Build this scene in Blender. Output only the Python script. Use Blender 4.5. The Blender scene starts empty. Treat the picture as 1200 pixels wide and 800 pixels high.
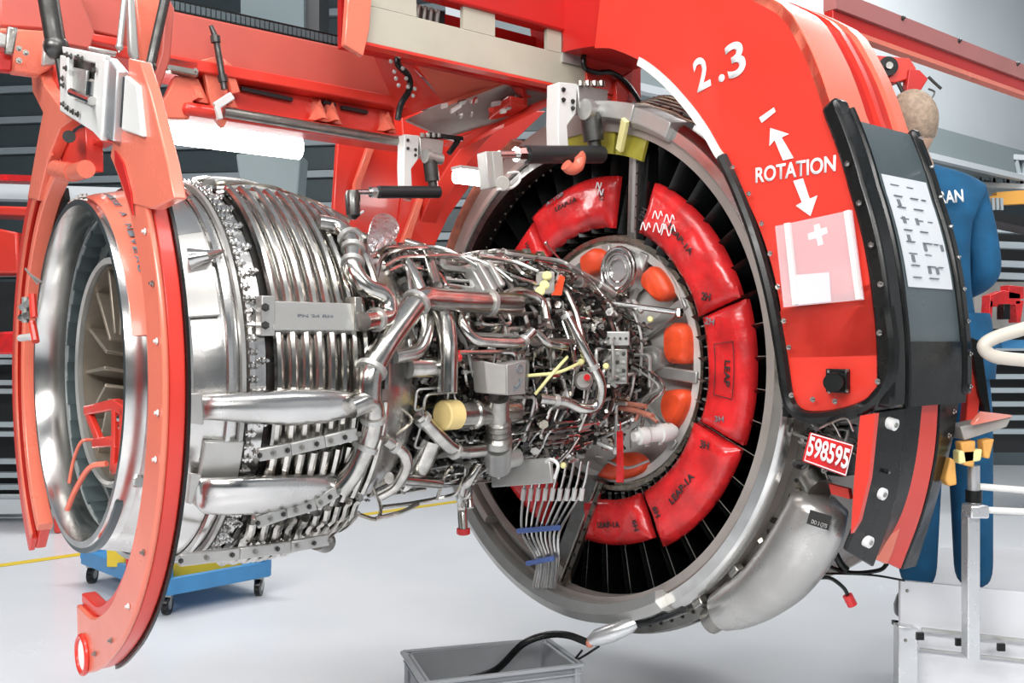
import bpy, math, random
import numpy as np
from mathutils import Matrix, Vector
scene = bpy.context.scene
COL = scene.collection
PI = math.pi
# ------------------------------------------------------------------ camera, light, exposure
CAMZ = 1.65
F = 1120.0
cd = bpy.data.cameras.new('camera'); cam = bpy.data.objects.new('camera', cd); COL.objects.link(cam)
cd.sensor_width = 36; cd.lens = F / 1200 * 36; cd.clip_start = .05; cd.clip_end = 200
cam.location = (0, 0, CAMZ); cam.rotation_euler = (PI / 2, 0, 0)
scene.camera = cam
w = bpy.data.worlds.new('hall_air'); scene.world = w; w.use_nodes = True
w.node_tree.nodes['Background'].inputs[0].default_value = (.93, .96, 1, 1)
w.node_tree.nodes['Background'].inputs[1].default_value = .55
def area(name, loc, target, sx, sy, power, col=(1, .98, .96)):
    l = bpy.data.lights.new(name, 'AREA'); l.shape = 'RECTANGLE'; l.size = sx; l.size_y = sy; l.energy = power; l.color = col
    o = bpy.data.objects.new(name, l); COL.objects.link(o); o.location = loc
    o.rotation_euler = (Vector(target) - Vector(loc)).to_track_quat('-Z', 'Y').to_euler()
    return o
area('added_hall_light', (-1.5, 1.0, 6.2), (-1.0, 3.6, 1.2), 5.0, .8, 150)  # area lights added out of view to brighten the hall and engine
area('added_hall_light', (2.0, 1.2, 6.2), (1.2, 3.6, 1.0), 5.0, .8, 110)
area('added_hall_light', (-3.5, -2.5, 5.0), (-.3, 3.9, 1.4), 4.0, 1.2, 350)
area('added_hall_light', (1.5, -3.0, 4.6), (.6, 3.8, 1.4), 4.0, 1.2, 230)
area('added_hall_light', (-2.0, 8.0, 6.4), (-2.0, 8.0, 0), 6.0, 1.0, 300)
area('added_hall_light', (4.0, 8.0, 6.4), (4.0, 8.0, 0), 6.0, 1.0, 300)
vs = scene.view_settings
vs.view_transform = 'Standard'; vs.look = 'None'; vs.gamma = 1; vs.exposure = .12
try: vs.use_curve_mapping = False
except Exception: pass

# ------------------------------------------------------------------ coordinates: the engine axis runs towards the camera on the left
AX = .671
C0 = np.array([.432, 4.3, CAMZ - .0955])
dv = np.array([-math.cos(AX), -math.sin(AX), 0.]); uv = np.array([math.sin(AX), -math.cos(AX), 0.]); zv = np.array([0, 0, 1.])
CAM = np.array([0, 0, CAMZ])
def V(*a): return np.array(a, float)
def W(s, u, z): return C0 + s * dv + u * uv + z * zv
def AXP(s, th, r): t = math.radians(th); return W(s, r * math.cos(t), r * math.sin(t))
def ray(x, y): return np.array([(x - 600) / F, 1, (400 - y) / F])
def S(x, y, s):
    r = ray(x, y); t = ((C0 + s * dv - CAM) @ dv) / (r @ dv); return CAM + r * t
def U(x, y, u):
    r = ray(x, y); t = ((C0 + u * uv - CAM) @ uv) / (r @ uv); return CAM + r * t
def D(x, y, Y): return CAM + ray(x, y) * Y
def Zf(x, y, z): r = ray(x, y); return CAM + r * ((z - CAMZ) / r[2])
def R(x, y, rad):
    r = ray(x, y); dn = r - (r @ dv) * dv; o = CAM - C0; on = o - (o @ dv) * dv
    a = dn @ dn; b = 2 * dn @ on; c = on @ on - rad * rad; q = b * b - 4 * a * c
    t = -b / 2 / a if q < 0 else (-b - q ** .5) / 2 / a
    return CAM + r * t
def nrm(v): return v / (np.linalg.norm(v) + 1e-12)

# ------------------------------------------------------------------ materials
def mat(name, col, rough=.5, metal=0., noise=.0, nscale=8., rvar=.0, bump=0., bscale=40., spec=.5, emit=None, estr=0., coat=0., alpha=None, trans=0., col2=None, stretch=None):
    m = bpy.data.materials.new(name); m.use_nodes = True; nt = m.node_tree; N = nt.nodes; L = nt.links
    b = N['Principled BSDF']
    b.inputs['Base Color'].default_value = (*col, 1); b.inputs['Roughness'].default_value = rough; b.inputs['Metallic'].default_value = metal
    b.inputs['Specular IOR Level'].default_value = spec
    if coat: b.inputs['Coat Weight'].default_value = coat; b.inputs['Coat Roughness'].default_value = .08
    if emit: b.inputs['Emission Color'].default_value = (*emit, 1); b.inputs['Emission Strength'].default_value = estr
    if alpha is not None: b.inputs['Alpha'].default_value = alpha
    if trans: b.inputs['Transmission Weight'].default_value = trans
    if noise or rvar or bump:
        tc = N.new('ShaderNodeTexCoord'); src = tc.outputs['Object']
        if stretch:
            mp = N.new('ShaderNodeMapping'); mp.inputs['Scale'].default_value = stretch; L.new(src, mp.inputs[0]); src = mp.outputs[0]
        n = N.new('ShaderNodeTexNoise'); n.inputs['Scale'].default_value = nscale; n.inputs['Detail'].default_value = 6; L.new(src, n.inputs['Vector'])
        if noise:
            mx = N.new('ShaderNodeMix'); mx.data_type = 'RGBA'
            cr = N.new('ShaderNodeMapRange'); cr.inputs[1].default_value = .38; cr.inputs[2].default_value = .62; L.new(n.outputs['Fac'], cr.inputs[0])
            c2 = col2 or tuple(c * (1 - noise) for c in col)
            mx.inputs[6].default_value = (*col, 1); mx.inputs[7].default_value = (*c2, 1)
            L.new(cr.outputs[0], mx.inputs[0]); L.new(mx.outputs[2], b.inputs['Base Color'])
        if rvar:
            mr = N.new('ShaderNodeMapRange'); mr.inputs[1].default_value = .3; mr.inputs[2].default_value = .7
            mr.inputs[3].default_value = max(.03, rough - rvar); mr.inputs[4].default_value = min(1, rough + rvar); L.new(n.outputs['Fac'], mr.inputs[0]); L.new(mr.outputs[0], b.inputs['Roughness'])
        if bump:
            n2 = N.new('ShaderNodeTexNoise'); n2.inputs['Scale'].default_value = bscale; n2.inputs['Detail'].default_value = 4; L.new(src, n2.inputs['Vector'])
            bp = N.new('ShaderNodeBump'); bp.inputs['Strength'].default_value = bump; bp.inputs['Distance'].default_value = .01
            L.new(n2.outputs['Fac'], bp.inputs['Height']); L.new(bp.outputs[0], b.inputs['Normal'])
    return m
M = {}
M['dimmed'] = mat('dimmed_red_paint', (.52, .10, .075), .42, 0, .12, 3)  # red darkened in the colour for the dimness of the upper beams
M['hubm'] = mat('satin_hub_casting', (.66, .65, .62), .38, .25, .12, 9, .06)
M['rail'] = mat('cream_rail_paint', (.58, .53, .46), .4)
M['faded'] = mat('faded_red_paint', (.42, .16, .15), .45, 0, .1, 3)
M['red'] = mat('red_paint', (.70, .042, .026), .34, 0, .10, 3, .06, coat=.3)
M['salmon'] = mat('pale_and_lit_red_paint', (.80, .19, .12), .30, 0, .10, 4, .05, coat=.3)  # paler red; on arm faces and ring bands it paints the light
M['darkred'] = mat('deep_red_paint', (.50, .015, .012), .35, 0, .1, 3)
M['cream'] = mat('cream_paint', (.44, .42, .34), .45, 0, .15, 3)
M['white'] = mat('white_paint', (.70, .70, .68), .35, 0, .06, 5)
M['steel'] = mat('bright_steel', (.70, .69, .67), .2, 1, .12, 9, .08)
M['cowl'] = mat('brushed_casing_steel', (.72, .71, .69), .24, 1, .2, 5, .10, .05, 30)
M['tube'] = mat('polished_tube_steel', (.64, .62, .58), .2, 1, .3, 25, .07)
M['dull'] = mat('dull_steel', (.42, .41, .38), .38, 1, .3, 12, .12, .15, 60)
M['tan'] = mat('straw_tinted_steel', (.50, .45, .37), .28, 1, .3, 14, .1)
M['dark'] = mat('dark_metal', (.12, .12, .115), .4, .9, .4, 20, .15)  # dark metal with random tone variation
M['black'] = mat('black_rubber', (.008, .009, .009), .28, 0, .2, 10, .1, spec=.35)
M['carbon'] = mat('black_composite', (.006, .007, .007), .25, 0, .3, 6, .1, spec=.4)
M['pad'] = mat('red_padded_vinyl', (.74, .025, .028), .28, 0, .35, 9, .1, .6, 14, coat=.2)
M['plug'] = mat('orange_plug_plastic', (.84, .085, .025), .42, 0, .2, 14, .05, .2, 30)
M['yellow'] = mat('cream_yellow_plastic', (.85, .66, .28), .4, 0, .08, 12)
M['paleyel'] = mat('pale_yellow_cap', (.80, .76, .35), .4)
M['amber'] = mat('amber_tinted_film', (.38, .34, .05), .2, 0, .3, 5, trans=0, coat=.4)
M['grey'] = mat('grey_composite', (.36, .345, .32), .42, 0, .2, 6, .05)
M['case'] = mat('taupe_fan_case_skin', (.34, .30, .275), .38, .25, .2, 5, .1)
M['lite'] = mat('pale_grey_metal', (.50, .50, .48), .36, .6, .12, 8, .08)
M['tank'] = mat('satin_grey_tank', (.56, .55, .53), .3, .75, .2, 5, .1)
M['teal'] = mat('slate_panel', (.075, .10, .11), .35, 0, .15, 3, .1)
M['paper'] = mat('white_paper', (.66, .69, .72), .5)
M['ink'] = mat('black_ink', (.02, .02, .02), .6)
M['greyink'] = mat('grey_ink', (.16, .18, .20), .6)
M['whiteink'] = mat('white_lettering', (.88, .88, .88), .5)
M['blue'] = mat('blue_dolly_paint', (.06, .27, .56), .4, 0, .1, 6)
M['bluecl'] = mat('blue_clamp', (.10, .18, .50), .5, 0, .2, 60)
M['cloth'] = mat('blue_work_cloth', (.004, .095, .22), .85, 0, .25, 10, 0, .5, 16)
M['clothd'] = mat('blue_trouser_cloth', (.008, .095, .27), .9, 0, .3, 8, 0, .5, 12)
M['skin'] = mat('skin', (.62, .40, .28), .5)
M['hair'] = mat('sandy_cropped_hair', (.40, .30, .22), .7, 0, .3, 60, 0, .3, 90)
M['orange'] = mat('orange_foam', (.78, .40, .10), .6, 0, .2, 20)
M['copper'] = mat('copper_sleeve', (.58, .22, .15), .45, .2, .3, 20)
M['crate'] = mat('grey_crate_plastic', (.36, .38, .40), .42, 0, .08, 6)
M['yelpaint'] = mat('yellow_paint', (.75, .55, .04), .45)
M['lamp'] = mat('lit_tube', (1, 1, 1), .5, emit=(1, .97, .95), estr=16)
M['alu'] = mat('anodised_aluminium', (.74, .75, .76), .3, .8, .08, 8, .06)
M['plat'] = mat('white_platform_sheet', (.66, .67, .70), .35, 0, .05, 3)
M['film'] = mat('clear_plastic_sleeve', (.93, .86, .90), .12, 0, alpha=.26, spec=.5)
M['foil'] = mat('crumpled_foil', (.86, .86, .86), .3, 1, .15, 30, .1, 1.0, 45)
M['shelf'] = mat('rack_dark_steel', (.016, .018, .020), .45, .0)
M['oranger'] = mat('orange_crane_paint', (.80, .40, .08), .5)
M['acoustic'] = mat('acoustic_liner', (.40, .43, .43), .3, .3, .3, 6, .1)
M['honey'] = mat('exhaust_liner_cell', (.10, .13, .135), .2, .2, .4, 6, .1)
M['vaneTan'] = mat('tan_strut_metal', (.36, .31, .25), .4, .6, .25, 6)
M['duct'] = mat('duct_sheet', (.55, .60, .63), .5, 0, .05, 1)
M['ductd'] = mat('duct_shade_grey', (.22, .27, .28), .6, 0, .05, 1)  # darker duct grey, with the underside's shade put into the colour
# floor: glossy pale resin
fm = mat('pale_resin_floor', (.80, .82, .85), .22, 0, .10, .5, .07, spec=.6, col2=(.70, .73, .77)); M['floor'] = fm
M['wallm'] = mat('slate_cladding', (.11, .145, .16), .5, 0, .15, .5)
M['walllight'] = mat('pale_cladding_rib', (.36, .42, .45), .5)
M['ceil'] = mat('pale_ceiling', (.42, .45, .48), .8)

# ------------------------------------------------------------------ mesh builder
class MB:
    def __init__(s): s.v = []; s.f = []; s.n = 0
    def add(s, v, f):
        v = np.asarray(v, float).reshape(-1, 3); s.v.append(v); k = s.n
        s.f += [tuple(i + k for i in q) for q in f]; s.n += len(v); return s
    def box(s, c, ax, h):
        c = np.array(c, float); ax = [nrm(np.array(a, float)) for a in ax]
        v = [c + sx * h[0] * ax[0] + sy * h[1] * ax[1] + sz * h[2] * ax[2] for sx in (-1, 1) for sy in (-1, 1) for sz in (-1, 1)]
        return s.add(v, [(0, 1, 3, 2), (4, 6, 7, 5), (0, 4, 5, 1), (2, 3, 7, 6), (0, 2, 6, 4), (1, 5, 7, 3)])
    def ebox(s, s0, s1, u0, u1, z0, z1):
        return s.box(W((s0 + s1) / 2, (u0 + u1) / 2, (z0 + z1) / 2), (dv, uv, zv), (abs(s1 - s0) / 2, abs(u1 - u0) / 2, abs(z1 - z0) / 2))
    def beam(s, a, b, wd, ht, up=(0, 0, 1)):
        a = np.array(a, float); b = np.array(b, float); t = nrm(b - a); up = np.array(up, float)
        sd = nrm(np.cross(t, up)); u2 = np.cross(sd, t)
        return s.box((a + b) / 2, (t, sd, u2), (np.linalg.norm(b - a) / 2, wd / 2, ht / 2))
    def prism(s, pts, th):
        pts = [np.array(p, float) for p in pts]; th = np.array(th, float); n = len(pts)
        v = pts + [p + th for p in pts]
        return s.add(v, [tuple(range(n)), tuple(range(2 * n - 1, n - 1, -1))] + [(i, i + n, (i + 1) % n + n, (i + 1) % n) for i in range(n)])
    def loft(s, rings, caps=True, closed=True):
        n = len(rings[0]); m = len(rings); v = np.concatenate([np.asarray(r, float) for r in rings]); f = []
        for j in range(m - 1):
            for i in range(n if closed else n - 1):
                k = (i + 1) % n; f.append((j * n + i, j * n + k, (j + 1) * n + k, (j + 1) * n + i))
        if caps and closed: f += [tuple(range(n - 1, -1, -1)), tuple(range((m - 1) * n, m * n))]
        return s.add(v, f)
    def tube(s, path, r, n=10, caps=True, sq=None):
        P = [np.array(p, float) for p in path]; m = len(P)
        rr = [r] * m if np.isscalar(r) else list(r)
        T = [nrm(P[min(i + 1, m - 1)] - P[max(i - 1, 0)]) for i in range(m)]
        a = np.array([0, 0, 1.]) if abs(T[0][2]) < .9 else np.array([1., 0, 0])
        x = nrm(np.cross(T[0], a)); rings = []
        for i in range(m):
            x = nrm(x - (x @ T[i]) * T[i]); y = np.cross(T[i], x)
            an = np.linspace(0, 2 * PI, n, endpoint=False)
            rings.append(P[i] + rr[i] * (np.cos(an)[:, None] * x + np.sin(an)[:, None] * y * (sq or 1)))
        return s.loft(rings, caps)
    def cyl(s, a, b, r, n=14, r2=None): return s.tube([a, b], [r, r if r2 is None else r2], n)
    def hoop(s, c, ax, r, t, n=32, m=8, a0=0, a1=2 * PI):
        ax = nrm(np.array(ax, float)); h = np.array([0, 0, 1.]) if abs(ax[2]) < .9 else np.array([1., 0, 0]); x = nrm(np.cross(ax, h)); y = np.cross(ax, x)
        full = abs(a1 - a0 - 2 * PI) < 1e-6; k = n if full else n + 1
        path = [np.array(c) + r * (math.cos(a0 + (a1 - a0) * i / n) * x + math.sin(a0 + (a1 - a0) * i / n) * y) for i in range(k)]
        if full: path.append(path[0])
        return s.tube(path, t, m, not full)
    def sph(s, c, r, n=14, sc=(1, 1, 1), ax=None):
        c = np.array(c, float); A = ax or (V(1, 0, 0), V(0, 1, 0), V(0, 0, 1)); rings = []
        for j in range(n // 2 + 1):
            p = max(.02, min(PI - .02, PI * j / (n // 2)))
            an = np.linspace(0, 2 * PI, n, endpoint=False)
            rings.append([c + r * (sc[0] * math.sin(p) * math.cos(a) * A[0] + sc[1] * math.sin(p) * math.sin(a) * A[1] + sc[2] * math.cos(p) * A[2]) for a in an])
        return s.loft(rings, True)
    def lathe(s, prof, th0=0, th1=360, n=96, closed=False, cu=0., cz=0.):
        """profile (s, r) spun about the engine axis; closed = profile is a closed loop"""
        full = abs(th1 - th0 - 360) < 1e-6; k = n if full else n + 1; m = len(prof); v = []
        for i in range(k):
            t = math.radians(th0 + (th1 - th0) * i / n)
            for (ss, r) in prof: v.append(W(ss, cu + r * math.cos(t), cz + r * math.sin(t)))
        f = []
        for i in range(n):
            a = i * m; b = ((i + 1) % k) * m
            for j in range(m if closed else m - 1):
                q = (j + 1) % m; f.append((a + j, b + j, b + q, a + q))
        if closed and not full: f += [tuple(range(m)), tuple(range((k - 1) * m + m - 1, (k - 1) * m - 1, -1))]
        return s.add(v, f)
    def arcbox(s, s0, s1, r0, r1, t0, t1, n=24, cu=0., cz=0.):
        return s.lathe([(s0, r0), (s0, r1), (s1, r1), (s1, r0)], t0, t1, n, True, cu, cz)
def rnd_path(pts, rb=.04, k=5):
    P = [np.array(p, float) for p in pts]; out = [P[0]]
    for i in range(1, len(P) - 1):
        a, b, c = P[i - 1], P[i], P[i + 1]; la = np.linalg.norm(a - b); lc = np.linalg.norm(c - b); q = min(rb, la * .49, lc * .49)
        p0 = b + (a - b) / (la + 1e-9) * q; p1 = b + (c - b) / (lc + 1e-9) * q
        for j in range(k + 1):
            t = j / k; out.append((1 - t) ** 2 * p0 + 2 * t * (1 - t) * b + t * t * p1)
    out.append(P[-1]); return out
def spline(pts, k=6):
    P = [np.array(p, float) for p in pts]; P = [2 * P[0] - P[1]] + P + [2 * P[-1] - P[-2]]; out = []
    for i in range(1, len(P) - 2):
        for j in range(k):
            t = j / k; a, b, c, d = P[i - 1:i + 3]
            out.append(.5 * (2 * b + (c - a) * t + (2 * a - 5 * b + 4 * c - d) * t * t + (3 * b - a - 3 * c + d) * t ** 3))
    out.append(P[-2]); return out
def mesh_of(name, mb, m, off, sharp=35):
    v = np.concatenate(mb.v) - off; me = bpy.data.meshes.new(name); me.from_pydata(v.tolist(), [], mb.f); me.validate(); me.update()
    import bmesh
    bm = bmesh.new(); bm.from_mesh(me); bmesh.ops.recalc_face_normals(bm, faces=bm.faces); bm.to_mesh(me); bm.free()
    me.materials.append(M[m] if isinstance(m, str) else m)
    me.polygons.foreach_set('use_smooth', [True] * len(me.polygons)); me.set_sharp_from_angle(angle=math.radians(sharp)); return me
def tag(o, label=None, cat=None, group=None, kind=None):
    if label: o['label'] = label
    if cat: o['category'] = cat
    if group: o['group'] = group
    if kind: o['kind'] = kind
    return o
ROOT = {}
def thing(name, label, cat, loc, group=None):
    o = bpy.data.objects.new(name, None); COL.objects.link(o); o.location = loc; o.empty_display_size = .1
    ROOT[o] = np.array(loc, float); return tag(o, label, cat, group)
def part(name, mb, m, parent, label=None, bevel=0, kind=None, sharp=35):
    off = ROOT[parent]
    o = bpy.data.objects.new(name, mesh_of(name, mb, m, off, sharp)); COL.objects.link(o); o.parent = parent; ROOT[o] = off
    if bevel:
        b = o.modifiers.new('bevel', 'BEVEL'); b.width = bevel; b.segments = 2; b.limit_method = 'ANGLE'; b.angle_limit = math.radians(40)
    if label: o['label'] = label
    if kind: o['kind'] = kind
    return o
def solo(name, mb, m, label, cat, group=None, bevel=0, sharp=35):
    v = np.concatenate(mb.v); off = np.array([(v[:, 0].min() + v[:, 0].max()) / 2, (v[:, 1].min() + v[:, 1].max()) / 2, v[:, 2].min()])
    o = bpy.data.objects.new(name, mesh_of(name, mb, m, off, sharp)); COL.objects.link(o); o.location = off; ROOT[o] = off
    if bevel:
        b = o.modifiers.new('bevel', 'BEVEL'); b.width = bevel; b.segments = 2; b.limit_method = 'ANGLE'; b.angle_limit = math.radians(40)
    return tag(o, label, cat, group)
def struct(name, mb, m):
    o = bpy.data.objects.new(name, mesh_of(name, mb, m, np.zeros(3))); COL.objects.link(o); o['kind'] = 'structure'; ROOT[o] = np.zeros(3); return o
def inst(name, me, parent, Mw):
    """share mesh me, placed with world matrix Mw (4x4 numpy) under parent"""
    o = bpy.data.objects.new(name, me); COL.objects.link(o); o.parent = parent
    Mw = np.array(Mw, float).copy(); Mw[:3, 3] -= ROOT[parent]; o.matrix_local = Matrix(Mw.tolist()); return o
def frame(p, x, y, z, sc=1.):
    m = np.eye(4); m[:3, 0] = np.array(x) * sc; m[:3, 1] = np.array(y) * sc; m[:3, 2] = np.array(z) * sc; m[:3, 3] = p; return m
def local_mesh(name, mb, m): return mesh_of(name, mb, m, np.zeros(3))
def text(s, p0, p1, h, nvec, m, parent, name='lettering', extr=.0012, out=.004):
    """text from baseline start p0 to baseline end p1, cap height h metres, face normal nvec"""
    cu = bpy.data.curves.new('t', 'FONT'); cu.body = s; cu.size = 1; cu.extrude = 0.0; cu.offset = .022
    to = bpy.data.objects.new('t', cu); COL.objects.link(to); bpy.context.view_layer.update()
    dg = bpy.context.evaluated_depsgraph_get(); me = bpy.data.meshes.new_from_object(to.evaluated_get(dg)); bpy.data.objects.remove(to)
    n = len(me.vertices); co = np.zeros(n * 3); me.vertices.foreach_get('co', co); co = co.reshape(-1, 3)
    x0, x1 = co[:, 0].min(), co[:, 0].max(); p0 = np.array(p0, float); p1 = np.array(p1, float)
    ex = nrm(p1 - p0); ez = nrm(np.array(nvec, float)); ez = nrm(ez - (ez @ ex) * ex); ey = np.cross(ez, ex)
    sx = np.linalg.norm(p1 - p0) / (x1 - x0); sy = h / .70
    v = p0 + ((co[:, :1] - x0) * sx) * ex + co[:, 1:2] * sy * ey + ez * out - ROOT[parent]
    me.vertices.foreach_set('co', v.ravel()); me.update(); me.materials.clear(); me.materials.append(M[m])
    o = bpy.data.objects.new(name, me); COL.objects.link(o); o.parent = parent
    sm = o.modifiers.new('thickness', 'SOLIDIFY'); sm.thickness = extr; ROOT[o] = ROOT[parent]
    return o
# unit meshes shared by repeats
bolt = MB(); bolt.cyl((0, 0, 0), (0, 0, .35), 1.0, 6); bolt.cyl((0, 0, .35), (0, 0, 1.1), .5, 6)
BOLT = {k: local_mesh('bolt', bolt, k) for k in ('steel', 'dull', 'dark', 'white', 'lite')}
def put_bolt(p, n, r, parent, k='steel', name='bolt'):
    n = nrm(np.array(n, float)); h = np.array([0, 0, 1.]) if abs(n[2]) < .9 else np.array([1., 0, 0]); x = nrm(np.cross(n, h)); y = np.cross(n, x)
    return inst(name, BOLT[k], parent, frame(p, x, y, n, r))

# ================================================================== SETTING
b = MB(); b.box((0, 8, -.05), ((1, 0, 0), (0, 1, 0), (0, 0, 1)), (22, 22, .05)); struct('floor', b, 'floor')
b = MB(); b.box((0, 8, 7.6), ((1, 0, 0), (0, 1, 0), (0, 0, 1)), (16, 16, .05)); struct('ceiling', b, 'ceil')
b = MB(); wl = nrm(V(1, -.14, 0)); wn = V(wl[1], -wl[0], 0)
b.box(V(-3, 14.2, 3.8), (wl, wn, (0, 0, 1)), (13, .1, 3.8)); wback = struct('wall_back', b, 'wallm')
rib = MB(); rib.box((0, 0, 0), (wl, wn, (0, 0, 1)), (12.9, .06, .05)); RM = local_mesh('cladding_rib', rib, 'walllight')
rib2 = MB(); rib2.box((0, 0, 0), (wl, wn, (0, 0, 1)), (12.9, .04, .16)); RM2 = local_mesh('cladding_board', rib2, 'teal')
for i in range(13):
    z = 1.75 + i * .47
    inst('cladding_rib', RM, wback, frame(V(-3, 14.2, z) + wn * .16 * (1 if wn[1] < 0 else -1), (1, 0, 0), (0, 1, 0), (0, 0, 1)))
    inst('cladding_board', RM2, wback, frame(V(-3, 14.2, z + .23) + wn * .13 * (1 if wn[1] < 0 else -1), (1, 0, 0), (0, 1, 0), (0, 0, 1)))
b = MB(); b.box((-10.5, 4, 3.8), ((0, 1, 0), (1, 0, 0), (0, 0, 1)), (12, .1, 3.8)); struct('wall_left', b, 'wallm')
b = MB(); b.box((0, -7.5, 3.8), ((1, 0, 0), (0, 1, 0), (0, 0, 1)), (12, .1, 3.8)); struct('wall_front', b, 'wallm')
# painted line on the floor
b = MB(); a0 = Zf(-40, 668, .002); a1 = Zf(560, 584, .002); sd = nrm(np.cross(a1 - a0, zv)) * .05
b.prism([a0 - sd, a1 - sd, a1 + sd, a0 + sd], (0, 0, .002)); tag(struct('trim_1', b, 'yelpaint'))

# ================================================================== THE ENGINE (one thing)
random.seed(11)
ENG = thing('jet_engine', 'large stripped silver jet engine hanging from the red frame, rear end to the left', 'jet engine', W(1.0, 0, -1.05))
# ---- fan section
b = MB(); b.lathe([(.19, 1.0), (.19, 1.095), (.17, 1.105), (.10, 1.105), (.08, 1.085), (-.9, 1.10), (-.92, 1.13), (-.96, 1.13), (-.96, 1.04), (.10, 1.035), (.12, 1.0)], 0, 360, 128, True)
FC = part('fan_case', b, 'case', ENG)
b = MB(); b.lathe([(.193, 1.035), (.205, 1.045), (.205, 1.085), (.19, 1.10), (.165, 1.112), (.165, 1.10), (.18, 1.035)], -105, 75, 96, True); part('case_rim', b, 'steel', ENG, 'bright polished rim')
b = MB(); b.lathe([(.15, 1.02), (.235, .99), (.245, .955), (.235, .95), (.13, .97)], 108, 232, 60, True); part('case_inner_flange', b, 'case', ENG)
b = MB(); b.lathe([(.150, 1.120), (.215, 1.120), (.215, 1.132), (.150, 1.132)], 112, 150, 40, True); part('seal_strip', b, 'copper', ENG, 'red brown edge strip')
b = MB(); b.lathe([(.12, 1.034), (-.85, 1.034)], 0, 360, 96); b.lathe([(.04, .585), (-.75, .60)], 0, 360, 96); b.lathe([(-.72, .55), (-.72, 1.04)], 0, 360, 96); part('duct_liner_and_dark_disc', b, 'carbon', ENG)  # black end disc paints the dark depth of the fan duct
# bottom left duct wall, pinkish grey broad face
b = MB(); b.lathe([(.235, .90), (.16, .98), (.12, 1.04), (.10, 1.04), (.10, .99), (.2, .89)], 200, 262, 40, True); part('duct_wall', b, 'grey', ENG)
b = MB(); b.lathe([(.24, 1.02), (.26, 1.06), (.24, 1.10), (.12, 1.13), (-.05, 1.14), (-.05, 1.10), (.2, 1.02)], 205, 300, 60, True); part('case_bottom_flange', b, 'lite', ENG)
b = MB(); b.lathe([(.10, 1.105), (.10, 1.165), (.06, 1.175), (.04, 1.16), (.04, 1.105)], 282, 372, 60, True); part('outer_flange', b, 'dull', ENG)
for i in range(46):
    th = -75 + i * 3.2
    put_bolt(AXP(.10, th, 1.135), dv, .009, ENG, 'dark')
# outlet guide vanes, each a part sharing one mesh (local: x radial, y tangential, z axial)
vm = MB(); rings = []
for r in (.58, .72, .88, 1.035):
    tw = .30 + .10 * (r - .58); pr = []
    for k in range(8):
        a = k / 8 * 2 * PI; cx = .20 * math.cos(a); cy = .009 * math.sin(a) * (1 + .4 * math.cos(a))
        cy += -.035 * (1 - (cx / .2) ** 2)
        pr.append((r, cx * math.sin(tw) * .55 + cy, cx * math.cos(tw)))
    rings.append(pr)
vm.loft(rings); VM = local_mesh('outlet_guide_vane', vm, 'carbon')
em = MB(); em.tube([(.60, .034, .168), (.8, .038, .165), (1.03, .043, .160)], .0022, 5); EM = local_mesh('vane_edge', em, 'dull')  # thin pale line along each vane edge
NV = 44
for i in range(NV):
    t = 2 * PI * i / NV; rad = uv * math.cos(t) + zv * math.sin(t); tg = -uv * math.sin(t) + zv * math.cos(t)
    if 8 < abs(math.degrees(t) - 74 + 0): pass
    v_ = inst('outlet_guide_vane', VM, ENG, frame(C0 - .12 * dv, rad, tg, dv)); ROOT[v_] = ROOT[ENG]
    e_ = bpy.data.objects.new('vane_edge', EM); COL.objects.link(e_); e_.parent = v_; e_['label'] = 'thin bright metal edge'
# pale slips painting the highlights on the vane roots round the hub
clip = MB(); clip.box((.6, 0, 0), ((1, 0, 0), (0, 1, 0), (0, 0, 1)), (.022, .003, .008)); CM = local_mesh('vane_root_glint', clip, 'lite')
for i in range(44):
    th = -95 + i * 4.09
    if th > 76: break
    t = math.radians(th); rad = uv * math.cos(t) + zv * math.sin(t); tg = -uv * math.sin(t) + zv * math.cos(t)
    inst('vane_root_glint', CM, ENG, frame(C0 + .02 * dv, rad, tg, dv))
# studs in the dark duct wall upper left
for i in range(16):
    for rr in (.95, .905):
        put_bolt(AXP(.22 if rr > .93 else .15, 104 + i * 3.4, rr), dv, .006, ENG, 'dull', 'stud')
b = MB(); b.lathe([(.225, .915), (.23, .945), (.10, .965), (.09, .95)], 100, 160, 40, True); part('duct_seal', b, 'dark', ENG)
# hub frame
b = MB(); b.lathe([(-.02, .535), (-.02, .575), (-.05, .585), (-.2, .585), (-.2, .53)], 0, 360, 128, True); b.lathe([(.012, .548), (.012, .568), (-.03, .568), (-.03, .548)], 0, 360, 128, True)
HUB = part('hub_ring', b, 'tan', ENG, 'straw tinted bolted ring')
b = MB(); b.lathe([(.0, .50), (.0, .535), (-.06, .535), (-.09, .50), (-.05, .34), (-.02, .20), (-.02, .1), (-.12, .1), (-.14, .5)], 0, 360, 96, True); part('hub_web', b, 'hubm', ENG)
for i in range(80):
    th = i * 4.5
    put_bolt(AXP(-.018, th, .556), dv, .0075, ENG, 'dark' if i % 3 else 'dull')
# round silver boss in the web
c = S(735, 318, 0)
b = MB(); b.tube([c - .03 * dv, c + .05 * dv, c + .055 * dv, c + .03 * dv, c + .0 * dv], [.105, .098, .08, .068, .06], 32, False); b.tube([c - .03 * dv, c + .0 * dv, c + .02 * dv, c + .022 * dv], [.06, .055, .03, .008], 28); part('bearing_boss', b, 'alu', ENG, 'polished round boss')
for rr_, tt_ in ((.100, .010), (.078, .007), (.05, .006)):
    b = MB(); b.hoop(c + dv * .056, dv, rr_, tt_, 32, 8); part('boss_ring', b, 'steel', ENG, 'polished ring')
c = S(772, 420, .0); b = MB(); b.cyl(c - .04 * dv, c + .05 * dv, .055, 24); b.cyl(c + .05 * dv, c + .06 * dv, .03, 20); part('small_boss', b, 'lite', ENG)
c = S(775, 412, .03)
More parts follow.
